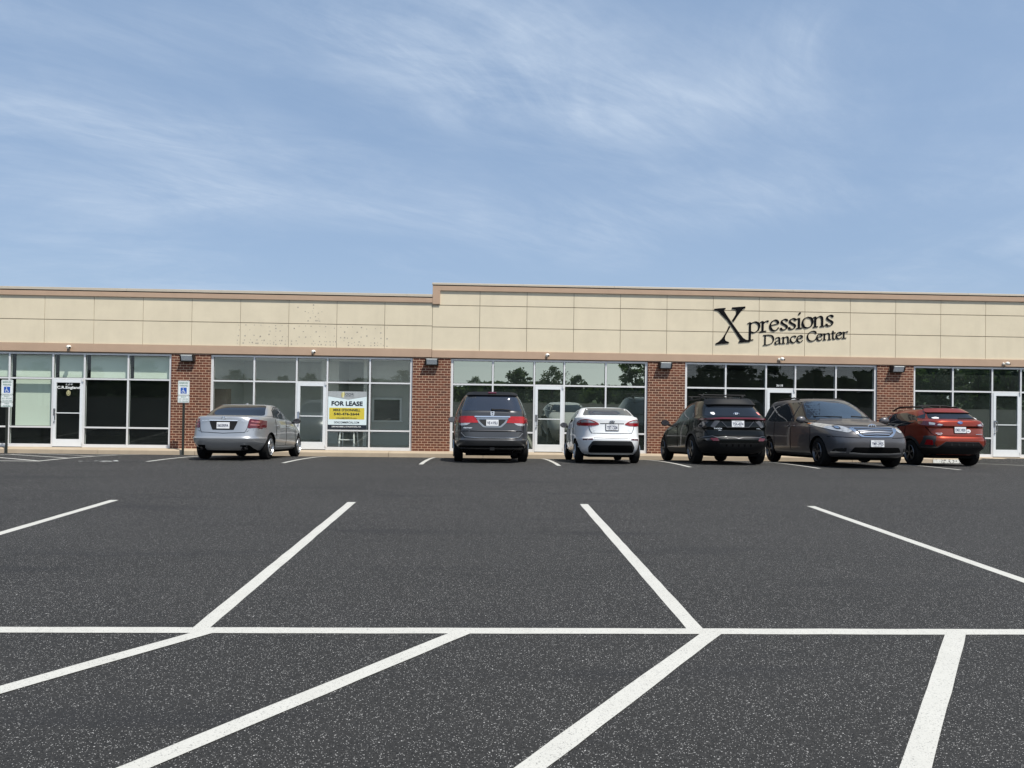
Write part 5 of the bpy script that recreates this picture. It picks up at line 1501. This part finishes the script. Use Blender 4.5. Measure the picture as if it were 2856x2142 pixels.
l, _ = c.hit(.22, .925, 'rear'); m = MB(); add_text(m, 'OBX', .22, .925, .07, .026, l.y - .010, .01); m.build('sticker_lettering', 'plate_ink', c.root)
c.badge('CROSSTREK', -.56, .86, .19, .026, mat='chrome'); c.badge('AWD', -.55, .825, .12, .018)
c.strip('lid_trim', [(.42, .84), (.62, .845)], .012, 'rear', 'rim', off=.008)
c.patch('window_sticker', [(-.60, 1.275), (-.50, 1.30), (-.44, 1.275), (-.46, 1.25), (-.58, 1.25)], 'rear', 'stickerwhite', off=.008, rnd=.02); c.patch('window_sticker', [(.52, 1.28), (.58, 1.285), (.62, 1.245), (.56, 1.24)], 'rear', 'stickerwhite', off=.008, rnd=.005)
l, _ = c.hit(.25, 1.26, 'rear'); m = MB(); m.tube([(.02, l.y - .05, 1.262), (.28, l.y - .06, 1.268), (.46, l.y - .05, 1.258)], .014); m.build('wiper', 'black', c.root)
c.both('bumper_corner', [(.62, .79), (.80, .80), (.835, .60), (.83, .47), (.60, .47), (.68, .58)], 'rear', 'clad', off=.010, rnd=.03)
c.both('reflector', [(.71, .68), (.78, .70), (.80, .56), (.69, .55)], 'rear', 'red', off=.016, rnd=.015)
c.patch('bumper_cladding', [(-.82, .50), (-.60, .50), (-.44, .635), (.44, .635), (.60, .50), (.82, .50), (.76, .32), (-.76, .32)], 'rear', 'black', off=.014, rnd=.02)
c.strip('bumper_trim', [(-.82, .50), (-.60, .50), (-.44, .635), (.44, .635), (.60, .50), (.82, .50)], .016, 'rear', 'rim_dark', off=.020)
c.patch('valance_recess', [(-.50, .58), (.50, .58), (.54, .36), (-.54, .36)], 'rear', 'black', off=.018, rnd=.03)
for i in range(4):
    c.patch('bumper_notch', [(-.28 + .19 * i - .02, .59), (-.28 + .19 * i + .02, .59), (-.28 + .19 * i + .014, .54), (-.28 + .19 * i - .014, .54)], 'rear', 'clad', off=.024, rnd=.006, step=.05)
c.seams([[(-.165, 1.04), (-.16, .42)], [(.86, 1.0), (.95, .7), (.92, .42)], [(-1.15, 1.07), (-1.08, .85), (-.95, .7)]], [[(-.78, 1.04), (-.70, .86), (-.64, .80), (0, .79), (.64, .80), (.70, .86), (.78, 1.04)]])
c.arch_trim(-1.31, 2.67, .075); c.strip('sill_cladding', [(-.92, .34), (.98, .34)], .14, 'left', 'clad', off=.012); c.strip('sill_cladding', [(-.92, .34), (.98, .34)], .14, 'right', 'clad', off=.012)
for s in (-1, 1):
    m = MB(); m.tube([(s * .50, -1.42, 1.52), (s * .505, -1.28, 1.60), (s * .51, -.25, 1.635), (s * .50, .12, 1.54)], .022); m.build('roof_rail', 'black', c.root, smooth=True)
for y_ in (-1.05, -.25):
    m = MB(); m.tube([(-.50, y_, 1.615), (-.3, y_, 1.65), (.3, y_, 1.65), (.50, y_, 1.615)], .02); m.build('crossbar', 'black', c.root)
m = MB(); m.prism([(-1.35, 1.54), (-1.18, 1.55), (-1.32, 1.61), (-1.36, 1.60)], -.02, .02, 'x'); m.build('antenna', 'trimblack', c.root)
c.mirrors(.78, 1.05, .88, .115, .08, cap='black'); c.handle(-.90, .92, 'paint_orange'); c.handle(.0, .92, 'paint_orange')
c.under([(-.6, .6, -1.9, 1.85, .20, .36)])
